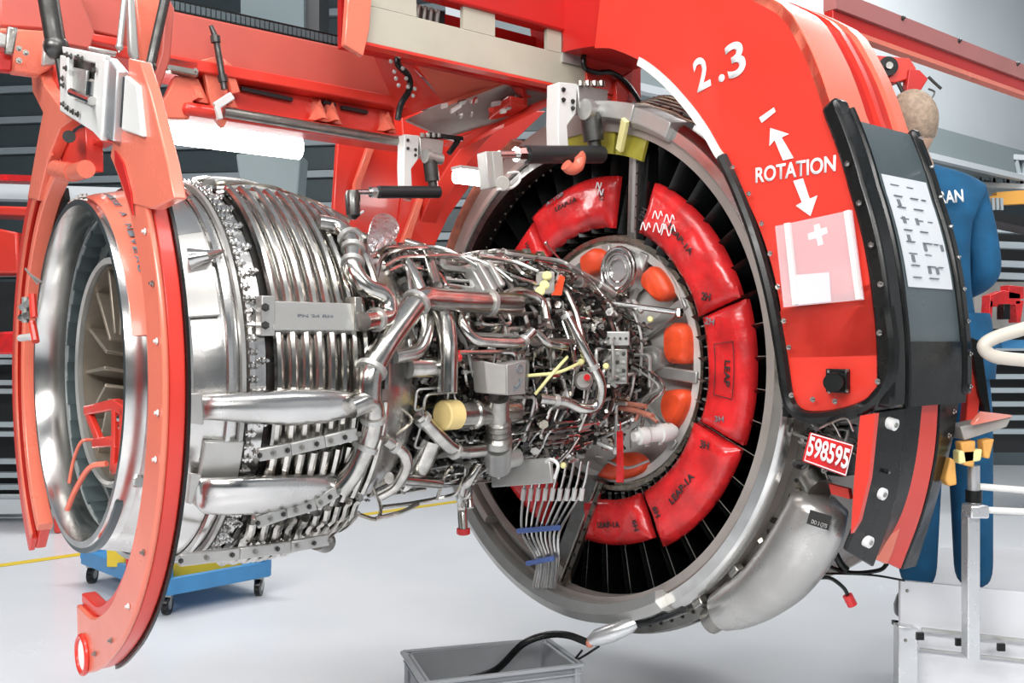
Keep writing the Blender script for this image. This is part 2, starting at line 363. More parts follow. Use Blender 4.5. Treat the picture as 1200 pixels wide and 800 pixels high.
# struts of the hub web between the plugs
for (x, y) in ((735, 360), (790, 365), (805, 440), (790, 520), (712, 330)):
    p = S(x, y, .0); q = C0 + nrm(p - C0) * .53; b = MB(); b.beam(C0 + nrm(p - C0) * .25, q, .05, .03, dv); part('web_strut', b, 'lite', ENG, bevel=.006)
# upright struts from hub to case
b = MB(); p0, p1 = S(744, 278, .05), S(747, 178, .12); b.beam(p0, p1, .05, .05, dv); ST = part('upper_strut', b, 'dull', ENG, bevel=.005)
b = MB(); b.beam(S(742, 272, .08), S(745, 180, .15), .018, .012, dv); part('strut_rail', b, 'lite', ST)
for k in range(7): put_bolt(S(747 - k * .3, 190 + k * 13, .153), dv, .006, ENG, 'dark')
b = MB(); b.beam(S(757, 278, .0), S(764, 175, .06), .09, .12, dv); part('black_strut', b, 'carbon', ENG)
b = MB(); b.beam(S(700, 560, .03), S(651, 690, .14), .085, .08, dv); LS = part('lower_strut', b, 'dull', ENG, bevel=.008)
b = MB(); b.beam(S(706, 565, .09), S(662, 685, .19), .022, .012, dv); part('strut_rail', b, 'tan', LS)
for k in range(8): put_bolt(S(704 - k * 6.2, 575 + k * 15, .185), dv, .009, ENG, 'dark')
# splice block on the rim and film at the top
b = MB(); b.lathe([(.215, 1.03), (.235, 1.05), (.235, 1.11), (.10, 1.13), (.10, 1.03)], 58, 70, 12, True); part('splice_plate', b, 'lite', ENG, bevel=.004)
b = MB(); b.lathe([(.215, 1.05), (.245, 1.05), (.245, 1.12), (.10, 1.13), (.10, 1.03)], 69, 84, 12, True); part('splice_plate', b, 'lite', ENG, bevel=.004)
for (t0, t1) in ((66, 76), (77, 84), (85, 95)):
    b = MB(); b.lathe([(.17, .91), (.18, 1.04), (.165, 1.04), (.155, .91)], t0, t1, 6, True); part('shim', b, 'amber', ENG, 'olive tinted guard')
b = MB(); b.beam(S(733, 140, .25), S(726, 176, .2), .035, .02, dv); b.beam(S(700, 150, .25), S(697, 175, .2), .03, .02, dv); part('mount_lug', b, 'paleyel', ENG, bevel=.003)
# things bolted outside the case bottom right: brackets, looms
for k, (x, y) in enumerate(((862, 668), (884, 664), (820, 705), (905, 640))):
    b = MB(); p = S(x, y, .14); b.box(p, (nrm(p - C0), np.cross(dv, nrm(p - C0)), dv), (.018, .026, .022)); part('case_bracket', b, 'dull', ENG, bevel=.006)
for (pp, r, m) in (([(945, 500), (935, 560), (915, 620), (885, 670), (850, 705), (800, 725)], .011, 'dark'), ([(950, 500), (945, 560), (922, 630), (890, 685), (850, 715), (800, 730)], .009, 'black'),
                   ([(925, 560), (905, 620), (870, 680), (820, 718), (760, 738)], .007, 'dull')):
    b = MB(); b.tube(spline([S(x, y, .08) for x, y in pp]), r, 8); part('cable_loom', b, m, ENG)
for k in range(26):
    t = -12 - k * 1.6; p = AXP(.05 + random.uniform(-.03, .05), t, 1.15 + random.uniform(-.02, .05)); b = MB(); q = p + V(*[random.uniform(-.03, .03) for _ in range(3)])
    b.cyl(p, q, random.uniform(.008, .016), 8); b.cyl(q, q + (q - p) * .4, .02, 6); part('fitting', b, random.choice(['dark', 'dull', 'lite', 'tan']), ENG)
# top right of case: loom of brown tubes and two red caps
for k in range(5):
    b = MB(); b.tube([AXP(.12 - .03 * k, t, 1.13 + .012 * k + .01 * math.sin(t)) for t in range(36, 78, 3)], .008, 7); part('case_pipe', b, random.choice(['copper', 'dull', 'tan']), ENG)
for (x, y) in ((822, 168), (833, 178)):
    p = S(x, y, .12); b = MB(); b.cyl(p - .03 * dv, p + .035 * dv, .021, 6); b.cyl(p + .035 * dv, p + .05 * dv, .012, 10); solo('blanking_cap', b, 'pad', 'small bright red cap on the case rim, %s of the two by the red frame' % ('upper' if x < 830 else 'lower'), 'cap', 'red caps on the upper rim')
# grey curved tank
TK = [(960, 590, .10), (952, 615, .112), (936, 645, .116), (915, 672, .112), (890, 694, .10), (865, 708, .09), (846, 716, .075)]
pts = spline([S(x, y, .12) for x, y, r in TK], 5); rs = np.interp(np.linspace(0, 1, len(pts)), np.linspace(0, 1, 7), [t[2] for t in TK])
b = MB(); b.tube([pts[0] + (pts[0] - pts[2]) * .9] + pts, [.055] + list(rs), 28); TANK = part('oil_tank', b, 'tank', ENG, 'satin grey curved oil tank', sharp=60)
b = MB(); b.cyl(S(951, 560, .10), S(962, 575, .12), .05, 20); part('tank_neck', b, 'dull', TANK); b = MB(); b.cyl(S(848, 718, .12), S(832, 728, .12), .05, 14); part('tank_end', b, 'dull', TANK)
n = nrm(CAM - S(958, 610, .14)); b = MB(); ex = nrm(S(976, 614, .25) - S(950, 606, .25)); b.box(S(960, 609, .25), (ex, np.cross(n, ex), n), (.042, .024, .003)); part('data_plate', b, 'ink', TANK)
text('DO 3 QTS', S(951, 613, .26), S(969, 619, .26), .013, n, 'lite', TANK, 'plate_lettering', out=.004)
b = MB(); b.prism([S(975, 566, .14), S(998, 572, .14), S(1000, 584, .14), S(978, 578, .14)], dv * .02); part('tank_clip', b, 'red', TANK, 'red clip')

# ---- core shell, lathed along the engine axis
b = MB(); b.lathe([(2.20, .535), (2.13, .55), (2.05, .575), (1.99, .588), (1.95, .588), (1.945, .60), (1.93, .60), (1.925, .592), (1.88, .596), (1.80, .60), (1.70, .595), (1.60, .575), (1.48, .54), (1.38, .50), (1.30, .45)], 0, 360, 128)
CORE = part('turbine_casing', b, 'cowl', ENG)
for (s0, r0, mm) in ((2.10, .567, 'cowl'), (2.0, .592, 'cowl'), (1.965, .597, 'lite')):
    b = MB(); b.lathe([(s0 + .006, r0 - .004), (s0 + .006, r0 + .012), (s0 - .006, r0 + .012), (s0 - .006, r0 - .004)], 0, 360, 128, True); part('casing_band', b, mm, CORE)
b = MB(); b.lathe([(1.35, .46), (1.2, .36), (.9, .33), (.5, .31), (.3, .29), (.15, .22), (-.05, .18), (-.05, .05)], 0, 360, 64); part('compressor_casing', b, 'dark', ENG)
for s0 in (1.18, 1.02, .86, .70, .54, .40, .30):
    b = MB(); r0 = .37 if s0 < 1.1 else .40; b.lathe([(s0 + .008, r0 - .04), (s0 + .008, r0), (s0 - .008, r0), (s0 - .008, r0 - .04)], 0, 360, 72, True); part('casing_flange', b, 'dull', ENG)
# bolts round the turbine flange
FB = local_mesh('flange_bolt', MB().cyl((0, 0, -1.6), (0, 0, 1.6), .55, 6).cyl((0, 0, -1.0), (0, 0, -.45), 1.1, 6).cyl((0, 0, .45), (0, 0, 1.0), 1.1, 6), 'steel')
for i in range(46):
    t = math.radians(-80 + i * 3.6); rad = uv * math.cos(t) + zv * math.sin(t); tg = -uv * math.sin(t) + zv * math.cos(t)
    inst('flange_bolt', FB, CORE, frame(W(1.938, 0, 0) + .607 * rad, rad, tg, dv, .0095))
for i in range(20):
    t = math.radians(-80 + i * 8.4); rad = uv * math.cos(t) + zv * math.sin(t); tg = -uv * math.sin(t) + zv * math.cos(t)
    inst('flange_bolt', FB, CORE, frame(W(1.905, 0, 0) + .604 * rad, rad, tg, dv, .009))
# cooling tubes wrapped around the turbine
CT = MB(); Rcase = lambda s: float(np.interp(s, [1.3, 1.38, 1.48, 1.6, 1.7, 1.8, 1.88], [.45, .50, .54, .575, .595, .60, .596]))
for k in range(10):
    s0 = 1.868 - k * .0415; rc = Rcase(s0) + .022
    for (t0, t1) in ((-84, -45), (-42, -21), (-19.5, -9), (-5, 66)):
        if t0 == -84:
            path = [AXP(s0 + .0012 * (t - t1), t, rc + .006 * math.sin(t * .6 + k)) for t in np.linspace(t0, t1, 14)]
        else: path = [AXP(s0, t, rc) for t in np.linspace(t0, t1, 22)]
        b = MB(); b.tube(path, .0145, 8); part('cooling_tube', b, 'tube', CORE)
        if t0 == -84:
            b = MB(); b.tube([AXP(s0 - .018 + .0012 * (t - t1), t, rc + .012) for t in np.linspace(t0 + 8, t1 - 8, 9)], .007, 6); part('link_tube', b, 'tube', CORE)
b = MB(); b.lathe([(1.895, .60), (1.50, .558), (1.50, .55), (1.895, .59)], 0, 360, 64); part('tube_backing', b, 'dark', CORE)
# flat manifold panel
def onr(x, y, r): return R(x, y, r)
pl = [onr(320, 352, .655), onr(418, 355, .645), onr(419, 387, .645), onr(320, 386, .655)]
b = MB(); nn = nrm(np.cross(pl[1] - pl[0], pl[3] - pl[0])); nn = nn if nn @ (CAM - pl[0]) > 0 else -nn; b.prism(pl, -nn * .05); MP = part('manifold_panel', b, 'lite', CORE, 'flat satin grey manifold box', bevel=.004)
text('PN 24 RH', pl[3] + (pl[1] - pl[0]) * .28 + (pl[0] - pl[3]) * .45, pl[3] + (pl[1] - pl[0]) * .7 + (pl[0] - pl[3]) * .45, .008, nn, 'greyink', CORE, out=.002)
b = MB(); b.box(onr(311, 370, .64), (uv, zv, dv), (.02, .055, .02)); MB2 = part('end_bracket', b, 'lite', CORE, bevel=.003)
for y in (360, 381): put_bolt(onr(311, y, .665), nrm(CAM - pl[0]), .012, CORE, 'dark')
b = MB(); b.box(onr(414, 368, .63), (dv, zv, uv), (.012, .05, .03)); part('end_bracket', b, 'dull', CORE, bevel=.003)
# two long polished fairings
def fairing(name, keys, m, rad):
    """keys: (x, ytop, ybot, r) rows along the fairing, lenticular section"""
    rings = []
    for (x, yt, yb, r) in keys:
        a = onr(x, yt, r); c = onr(x, yb, r); mid = onr(x, (yt + yb) / 2, r + rad); out = nrm(mid - (C0 + ((mid - C0) @ dv) * dv)); rg = []
        for k in range(14):
            an = 2 * PI * k / 14; rg.append((a + c) / 2 + (a - c) / 2 * math.cos(an) + out * (math.sin(an) * rad * (1 if math.sin(an) > 0 else .5)))
        rings.append(rg)
    b = MB(); b.loft(rings); return part(name, b, m, CORE, 'polished blade shaped manifold fairing', sharp=70)
fairing('manifold_fairing', [(226, 470, 490, .60), (234, 463, 492, .62), (260, 461, 493, .635), (300, 458, 497, .645), (340, 455, 499, .65), (380, 455, 496, .645), (410, 458, 488, .63), (440, 462, 482, .60)], 'cowl', .035)
fairing('manifold_fairing', [(226, 556, 590, .60), (236, 560, 600, .625), (262, 559, 602, .64), (300, 557, 601, .65), (340, 556, 594, .645), (375, 556, 584, .63), (410, 552, 572, .60)], 'cowl', .035)
b = MB(); b.prism([onr(219, 460, .64), onr(234, 460, .64), onr(236, 497, .64), (onr(219, 495, .64))], uv * .02); part('fairing_clamp', b, 'lite', CORE, bevel=.004)
b = MB(); b.prism([onr(220, 553, .64), onr(234, 555, .64), onr(222, 590, .64), (onr(216, 588, .64))], uv * .02); part('fairing_clamp', b, 'lite', CORE, bevel=.004)
# perforated header rails
for rr, pts in ((.66, [(302, 533), (340, 526), (380, 517), (418, 508)]), (.665, [(300, 612), (335, 600), (370, 590), (395, 575)]), (.655, [(210, 656), (280, 648), (340, 640), (385, 632)])):
    P = [onr(x, y, rr) for x, y in pts]; b = MB()
    for i in range(3): b.beam(P[i], P[i + 1], .018, .036, zv)
    part('header_rail', b, 'lite', CORE, bevel=.004)
    for i in range(8):
        t = i / 7 * 3; k = min(int(t), 2); p = P[k] + (P[k + 1] - P[k]) * (t - k); put_bolt(p + uv * .012, uv, .008, CORE, 'dull' if i % 2 else 'dark')
# patches of smooth liner between the flange and the arm
for (x0, x1, t0, t1, m) in ((0, 0, -17, -34, 'lite'),):
    b = MB(); b.lathe([(2.06, .580), (2.06, .60), (1.955, .612), (1.955, .59)], t1, t0, 16, True); part('heat_shield', b, m, CORE, bevel=.003)
b = MB(); b.lathe([(2.17, .548), (2.17, .562), (2.02, .606), (2.02, .59)], 16, 42, 16, True); part('heat_shield', b, 'lite', CORE, bevel=.003)
b = MB(); p = onr(224, 302, .60); b.tube([onr(222, 303, .60), onr(240, 300, .62), onr(262, 294, .60)], [.03, .018, .004], 12); part('probe_fairing', b, 'steel', CORE)
# crest of pipes along the upper edge
for k in range(12):
    r0 = .600 + .008 * (k % 3); th = 66 + k * 2.6; s1 = random.uniform(1.38, 1.5)
    pa = [AXP(1.90 - .01 * (k % 4), th, r0)] + [AXP(s_, th + random.uniform(-1.5, 1.5), Rcase(s_) + .008 + .008 * (k % 3) + random.uniform(0, .006)) for s_ in np.linspace(1.86, s1, 7)]
    b = MB(); b.tube(spline(pa, 3), random.choice([.006, .008, .01]), 7); part('crest_pipe', b, random.choice(['tube', 'tube', 'lite', 'tan']), CORE)
for k in range(26):
    th = random.uniform(62, 92); s_ = random.uniform(1.42, 1.93); b = MB(); p = AXP(s_, th, Rcase(min(s_, 1.88)) + .014); b.box(p, (uv, zv, dv), (random.uniform(.006, .02), random.uniform(.006, .014), random.uniform(.006, .02))); part('crest_bracket', b, random.choice(['lite', 'steel', 'dull']), CORE)
b = MB(); b.tube([AXP(2.0, t, .60 + .0) for t in np.linspace(60, 100, 12)], .009, 8); part('crest_pipe', b, 'tube', CORE)
# bottom end stub
b = MB(); b.cyl(onr(352, 622, .60), onr(377, 634, .60), .033, 18); b.cyl(onr(371, 631, .6), onr(381, 635, .6), .037, 18); part('drain_stub', b, 'dull', CORE)
# ---- exhaust
b = MB(); b.lathe([(2.252, .505), (2.252, .523), (2.235, .530), (2.20, .535), (2.0, .55), (2.0, .53), (2.15, .488), (2.235, .499)], 0, 360, 128, True); EX = part('exhaust_nozzle', b, 'steel', ENG, 'polished exhaust rim')
b = MB(); b.lathe([(2.16, .487), (2.0, .482), (1.85, .476)], 0, 360, 96); part('nozzle_liner', b, 'acoustic', EX)
b = MB(); b.lathe([(2.245, .526), (2.245, .540), (2.225, .540), (2.225, .53)], -120, -40, 40, True); part('rim_seal', b, 'teal', EX)
cellm = MB(); cellm.box((0, 0, 0), ((1, 0, 0), (0, 1, 0), (0, 0, 1)), (.008, .044, .032)); CELL = local_mesh('liner_cell', cellm, 'honey')
for j in range(3):
    for i in range(26):
        t = math.radians(75 + i * 8.2); rad = uv * math.cos(t) + zv * math.sin(t); tg = -uv * math.sin(t) + zv * math.cos(t)
        inst('liner_cell', CELL, EX, frame(W(2.125 - .075 * j, 0, 0) + .484 * rad, rad, tg, dv, .75 + .2 * ((i * 7 + j * 3) % 3) / 2))
b = MB(); b.lathe([(2.155, .336), (2.162, .345), (2.155, .355), (2.05, .375), (2.05, .35), (2.13, .338)], 0, 360, 96, True); IN = part('inner_nozzle', b, 'lite', EX)
b = MB(); b.lathe([(2.14, .332), (1.95, .345), (1.85, .34)], 0, 360, 72); part('inner_wall', b, 'vaneTan', EX)
b = MB(); b.lathe([(1.86, .49), (1.86, .02)], 0, 360, 72); b.lathe([(1.86, .30), (1.97, .22), (2.02, .1), (2.03, .0)], 0, 360, 48); part('rear_bulkhead', b, 'vaneTan', EX)
for i in range(14):
    t = math.radians(5 + i * 360 / 14); rad = uv * math.cos(t) + zv * math.sin(t); tg = -uv * math.sin(t) + zv * math.cos(t)
    b = MB(); b.box(W(2.02, 0, 0) + .23 * rad, (rad, nrm(tg + .2 * dv), nrm(dv - .2 * tg)), (.11, .006, .11)); part('rear_strut', b, 'vaneTan', EX, bevel=.003)
b = MB(); b.cyl(W(2.0, .08, -.38), W(2.08, .02, -.42), .05, 18); b.cyl(W(2.0, -.05, -.36), W(2.05, -.1, -.38), .04, 18); part('drain_boss', b, 'black', EX)
for k in range(9):
    t = 82 + k * 5; put_bolt(AXP(2.235, t, .53), zv, .011, EX, 'lite', 'rim_lug')

# ---- pipes of the accessory section
def pipe(px, r, m='tube', name='pipe', rb=.05, n=12, parent=None, label=None, rads=None):
    """px: (x, y, distance from engine axis)"""
    P = [R(x, y, q) for x, y, q in px]; b = MB(); b.tube(rnd_path(P, rb, 6), r, n); o = part(name, b, m, parent or ENG, label, sharp=50); return o, P
def collars(P, r, ts, m, parent):
    for (i, t) in ts:
        a, c = P[i], P[i + 1]; p = a + (c - a) * t; d_ = nrm(c - a); b = MB(); b.cyl(p - d_ * .008, p + d_ * .008, r * 1.18, 14); part('clamp_band', b, m, parent)
bigs = [
 ([(606, 356, .46), (530, 352, .50), (492, 349, .53), (450, 405, .56), (432, 440, .58), (431, 470, .58)], .040, [(0, .45), (2, .1), (3, .8)]),
 ([(410, 478, .60), (438, 466, .585), (437, 505, .56), (415, 552, .57), (396, 575, .58)], .034, [(1, .6), (2, .4)]),
 ([(372, 262, .55), (398, 266, .55), (414, 285, .57), (413, 318, .57), (428, 338, .57), (454, 346, .56), (456, 372, .55), (425, 377, .60)], .031, [(1, .7), (2, .2), (2, .7), (6, .5)]),
 ([(506, 350, .45), (521, 372, .46), (525, 410, .47), (524, 459, .47)], .036, [(0, .3)]),
 ([(472, 300, .42), (492, 335, .43), (503, 385, .44), (494, 412, .45), (462, 418, .46)], .024, [(1, .5)]),
 ([(478, 431, .44), (524, 430, .43)], .036, []),
 ([(536, 353, .44), (540, 380, .47), (556, 400, .48), (611, 402, .48), (624, 388, .48)], .019, [(3, .2)]),
 ([(628, 388, .46), (640, 402, .47), (664, 406, .46)], .016, []),
 ([(662, 366, .50), (684, 408, .52), (707, 452, .54), (700, 478, .53), (682, 480, .52), (664, 470, .50), (632, 467, .48)], .019, [(0, .1), (1, .5), (5, .4)]),
 ([(491, 486, .44), (515, 512, .46), (535, 530, .47), (566, 527, .46)], .025, [(0, .2), (1, .9)]),
 ([(452, 515, .46), (474, 530, .48), (478, 545, .48), (465, 570, .48), (446, 580, .47)], .020, [(0, .5)]),
 ([(456, 560, .46), (515, 566, .44)], .021, [(0, .2)]),
 ([(505, 512, .38), (492, 545, .40), (478, 560, .40)], .045, []),
 ([(560, 545, .42), (547, 566, .46), (541, 590, .46), (543, 622, .46)], .019, [(1, .5)]),
 ([(548, 545, .40), (549, 580, .40), (551, 595, .40)], .016, []),
 ([(476, 285, .42), (500, 292, .43), (512, 335, .45)], .02, []),
 ([(594, 345, .46), (610, 340, .45), (636, 350, .44), (640, 375, .44)], .017, [])]
for px, r, ts in bigs:
    o, P = pipe([(x_, y_, q_ + .07) for x_, y_, q_ in px], r * .97, 'tube', 'duct_pipe'); collars(P, r, ts, 'lite', ENG)
# starter duct with round housing
a, c = R(527, 486, .50), R(604, 482, .46); b = MB(); b.tube([a, a + (c - a) * .30, a + (c - a) * .32, a + (c - a) * .36, a + (c - a) * .40, c], [.047, .047, .054, .054, .044, .040], 24); part('starter_duct', b, 'tube', ENG)
a, c = R(584, 466, .51), R(584, 520, .50); t_ = [a + (c - a) * k for k in (0, .45, .5, .56, .62, .68, .74, .8, .86, 1.0)]
b = MB(); b.tube(t_, [.038, .038, .046, .038, .046, .038, .046, .038, .05, .05], 22); part('bellows', b, 'dull', ENG)
a, c = R(583, 520, .49), R(584, 545, .47); b = MB(); b.cyl(a, c, .05, 20); b.cyl(R(585, 540, .48), R(606, 535, .47), .035, 14); part('valve_body', b, 'lite', ENG)
# boxes
def facebox(x0, y0, x1, y1, rad, depth, m, name, label=None, rot=0, bevel=.006):
    c = R((x0 + x1) / 2, (y0 + y1) / 2, rad); nvv = nrm(CAM - c); ex = nrm(np.cross(zv, nvv)); ex = -ex if ex[0] < 0 else ex; ey = np.cross(nvv, ex) if np.cross(nvv, ex)[2] > 0 else -np.cross(nvv, ex)
    Yd = c[1]; hx = (x1 - x0) / 2 / F * Yd; hy = (y1 - y0) / 2 / F * Yd; ca, sa = math.cos(rot), math.sin(rot); e1 = ca * ex + sa * ey; e2 = -sa * ex + ca * ey
    b = MB(); b.box(c - nvv * depth / 2, (e1, e2, nvv), (hx, hy, depth / 2)); return part(name, b, m, ENG, label, bevel=bevel), c, e1, e2, nvv
# control box with two faces
P = [R(568, 423, .56), R(594, 428, .60), R(594, 463, .60), R(571, 461, .56)]; b = MB(); b.prism(P, -uv * .09 + dv * -.01); cbx = part('control_box', b, 'grey', ENG, 'grey control box', bevel=.005)
P = [R(594, 427, .60), R(617, 422, .58), R(615, 462, .58), R(594, 463, .60)]; b = MB(); b.prism(P, -uv * .09); fp = part('face_plate', b, 'lite', cbx, 'white printed face', bevel=.003)
nf = nrm(np.cross(P[1] - P[0], P[3] - P[0])); nf = nf if nf @ (CAM - P[0]) > 0 else -nf
b = MB(); b.hoop(P[0] + (P[1] - P[0]) * .62 + (P[3] - P[0]) * .22 + nf * .002, nf, .014, .0022, 18, 5); b.hoop(P[0] + (P[1] - P[0]) * .5 + (P[3] - P[0]) * .68 + nf * .002, nf, .018, .0026, 18, 5, .4, 4.2); b.beam(P[0] + (P[1] - P[0]) * .3 + (P[3] - P[0]) * .9 + nf * .002, P[0] + (P[1] - P[0]) * .8 + (P[3] - P[0]) * .6 + nf * .002, .003, .003); part('printed_mark', b, 'greyink', cbx)
b = MB(); b.prism([R(552, 312, .50), R(572, 304, .51), R(594, 332, .51), R(570, 346, .50)], -uv * .07); part('filter_box', b, 'lite', ENG, 'pale ribbed box', bevel=.006)
b = MB()
for k in range(2): b.beam(R(560 + 12 * k, 309 - 3 * k, .525), R(579 + 10 * k, 342 - 6 * k, .525), .018, .02)
part('filter_rib', b, 'lite', ENG, bevel=.004)
facebox(628, 318, 650, 345, .48, .05, 'grey', 'connector_block', 'block of pale yellow capped connectors')
for (x, y) in ((641, 323), (638, 334), (633, 341)):
    p = R(x, y, .50); n = nrm(CAM - p); b = MB(); b.cyl(p, p + n * .02, .018, 12); b.cyl(p + n * .02, p + n * .028, .012, 12); part('connector_cap', b, 'paleyel', ENG)
b = MB(); b.prism([R(646, 346, .47), R(655, 322, .47), R(660, 325, .47), R(656, 346, .47)], uv * .01); part('connector_strip', b, 'plug', ENG, 'orange strip')
for (x, y, r0) in ((684, 436, .028),):
    p = R(x, y + 10, .50); n = nrm(CAM - p); b = MB(); b.tube([p - n * .06, p, p + n * .02], [r0 * 1.25, r0 * 1.25, r0 * .9], 20); part('sensor_can', b, 'grey', ENG)
    b = MB(); b.cyl(p + n * .02 + V(.012, 0, .012), p + n * .05 + V(.012, 0, .012), .012, 12); part('sensor_cap', b, 'pad', ENG, 'red cap')
for (x, y) in ((684, 416), (681, 424), (710, 429), (762, 374), (660, 545)):
    p = R(x, y, .52); n = nrm(CAM - p); b = MB(); b.sph(p, .013, 10); b.cyl(p, p + n * .02, .008, 8); part('connector_cap', b, 'paleyel', ENG)
o_, c_, e1, e2, nv_ = facebox(702, 388, 738, 405, .44, .04, 'lite', 'junction_plate')
for k in range(5): put_bolt(c_ + e1 * (-.045 + .0225 * k) + nv_ * .001, nv_, .006, ENG, 'dark')
o_, c_, e1, e2, nv_ = facebox(704, 408, 736, 450, .42, .05, 'dull', 'junction_block')
for k in range(4):
    for j in range(4): put_bolt(c_ + e1 * (-.036 + .024 * k) + e2 * (-.05 + .033 * j) + nv_ * .001, nv_, .0085, ENG, 'lite' if (k + j) % 2 else 'dark')
# white cylindrical actuator bottom right of hub
a, c = S(742, 512, .25), S(792, 505, .05); L_ = c - a; b = MB(); b.tube([a, a + L_ * .1, a + L_ * .12, a + L_ * .3, a + L_ * .34, a + L_ * .6, a + L_ * .62, a + L_ * .9, c], [.02, .02, .036, .036, .030, .034, .04, .036, .022], 18); part('actuator', b, 'white', ENG)
for k in range(5): p = a + L_ * (.15 + .16 * k); b = MB(); b.cyl(p, p + V(0, -.0, -.045 if k % 2 else .04), .012, 8); part('actuator_port', b, 'lite', ENG)
# rods
for (p, q, r, m) in ((S(690, 352, .30), S(796, 366, .05), .012, 'steel'), (S(652, 318, .30), S(684, 350, .32), .009, 'steel'), (S(640, 285, .22), S(668, 318, .26), .005, 'steel'), (S(664, 524, .30), S(742, 490, .22), .009, 'steel'), (S(668, 530, .30), S(735, 500, .22), .006, 'lite'),
                     (S(696, 516, .30), S(722, 528, .25), .010, 'lite')):
    b = MB(); b.cyl(p, q, r, 10); b.sph(p, r * 1.9, 8); b.sph(q, r * 1.9, 8); part('control_rod', b, m, ENG)
pipe([(627, 462, .50), (645, 440, .52), (665, 418, .52)], .006, 'paleyel', 'yellow_pipe', label='pale yellow thin pipe'); pipe([(618, 440, .50), (655, 437, .52), (682, 424, .52)], .006, 'paleyel', 'yellow_pipe', label='pale yellow thin pipe')
for (pp, r) in (([(690, 492), (712, 478), (740, 480), (765, 488)], .012), ([(700, 486), (725, 473), (757, 476)], .010), ([(745, 492), (752, 482), (770, 494)], .007)):
    b = MB(); b.tube(spline([S(x, y, .22) for x, y in pp]), r, 8); part('wrapped_hose', b, 'copper', ENG, 'dull copper red sleeved hose')
for (pp, r, m) in (([(742, 425), (768, 440), (778, 455), (765, 468), (756, 480), (752, 500)], .007, 'steel'), ([(740, 430), (762, 443), (772, 455), (757, 465), (748, 478)], .006, 'lite'), ([(735, 352), (745, 372), (752, 400), (750, 440)], .006, 'lite'),
                   ([(725, 368), (745, 378), (765, 385)], .007, 'steel'), ([(728, 372), (742, 392), (757, 402)], .007, 'steel'), ([(742, 352), (752, 366)], .010, 'lite'), ([(700, 330), (722, 345), (735, 365), (742, 380)], .006, 'dark'), ([(686, 325), (705, 335), (718, 350)], .012, 'dull'),
                   ([(712, 540), (735, 548), (760, 540)], .006, 'lite'), ([(770, 300), (790, 330), (800, 360)], .003, 'dull')):
    b = MB(); b.tube(spline([S(x, y, .16) for x, y in pp]), r, 8); part('hub_pipe', b, m, ENG)
# thin pipes over the shoulder of the core
for k, pp in enumerate(([(443, 300), (455, 290), (490, 291), (530, 297), (556, 306)], [(450, 312), (470, 302), (500, 300), (552, 304)], [(440, 330), (448, 303), (470, 292), (500, 290)], [(560, 300), (600, 306), (630, 318)],
        [(566, 306), (598, 322), (628, 332)], [(480, 288), (520, 292), (560, 312)], [(455, 318), (475, 312), (481, 340)], [(400, 300), (425, 305), (440, 300)], [(500, 300), (540, 300), (575, 312), (600, 330)])):
    b = MB(); b.tube(spline([R(x, y, .50 + .01 * (k % 3)) for x, y in pp]), .0075, 8); part('slim_pipe', b, 'tube', ENG)
# lower outline pipes
for pp, r in (([(448, 594), (480, 590), (512, 584), (534, 578), (545, 560)], .008), ([(440, 608), (470, 600), (490, 590)], .009), ([(385, 606), (410, 600), (440, 608), (446, 595), (438, 572), (432, 560)], .007), ([(455, 470), (458, 500), (446, 540), (434, 568)], .007), ([(390, 600), (400, 575), (428, 566)], .007),
              ([(470, 478), (482, 490), (474, 502), (452, 514)], .006), ([(436, 568), (420, 574), (412, 566), (415, 555)], .009), ([(512, 584), (522, 556), (530, 545)], .007)):
    b = MB(); b.tube(spline([R(x, y, .50) for x, y in pp]), r, 8); part('slim_pipe', b, 'tan' if r < .0075 else 'tube', ENG)

# ---- the thicket: harness pipes hugging the casing, each its own tube
def env(s): return float(np.interp(s, [-.05, .1, .25, .45, .9, 1.2, 1.38], [.22, .25, .34, .41, .41, .42, .46]))
cols = ['tube', 'steel', 'lite', 'tan', 'dull', 'tube', 'dark', 'lite', 'tube']
for k in range(175):
    s_ = random.uniform(.0, 1.35); th = random.uniform(-88, 96); lay = random.uniform(-.05, .06); P = [AXP(s_, th, env(s_) + lay)]
    ax = random.random() < .5
    for j in range(random.randint(2, 6)):
        if ax: s_ = min(1.38, max(-.02, s_ + random.choice([-1, 1]) * random.uniform(.05, .28)))
        else: th = min(98, max(-90, th + random.choice([-1, 1]) * random.uniform(6, 30)))
        if random.random() < .35: s_ = min(1.38, max(-.02, s_ + random.uniform(-.08, .08)))
        ax = not ax; lay += random.uniform(-.015, .015); lay = min(.075, max(-.06, lay)); P.append(AXP(s_, th, env(s_) + lay))
    PP = []
    for i in range(len(P) - 1):                                   # keep long runs on the curve
        la = [(P[i] - C0) @ dv, (P[i + 1] - C0) @ dv]; PP.append(P[i])
        mid = (P[i] + P[i + 1]) / 2; sm = (mid - C0) @ dv; rad_ = mid - (C0 + sm * dv); rr = (np.linalg.norm(P[i] - (C0 + la[0] * dv)) + np.linalg.norm(P[i + 1] - (C0 + la[1] * dv))) / 2
        PP.append(C0 + sm * dv + nrm(rad_) * rr)
    PP.append(P[-1]); r = random.choice([.004, .005, .006, .007, .009, .012]); b = MB(); b.tube(rnd_path(PP, .025, 4), r, 7)
    if random.random() < .6:
        for q in (0, -1):
            d_ = nrm(PP[1] - PP[0]) if q == 0 else nrm(PP[-2] - PP[-1]); b.cyl(PP[q], PP[q] + d_ * .022, r * 1.9, 6)
    part('harness_pipe', b, random.choice(cols), ENG)
fit = []
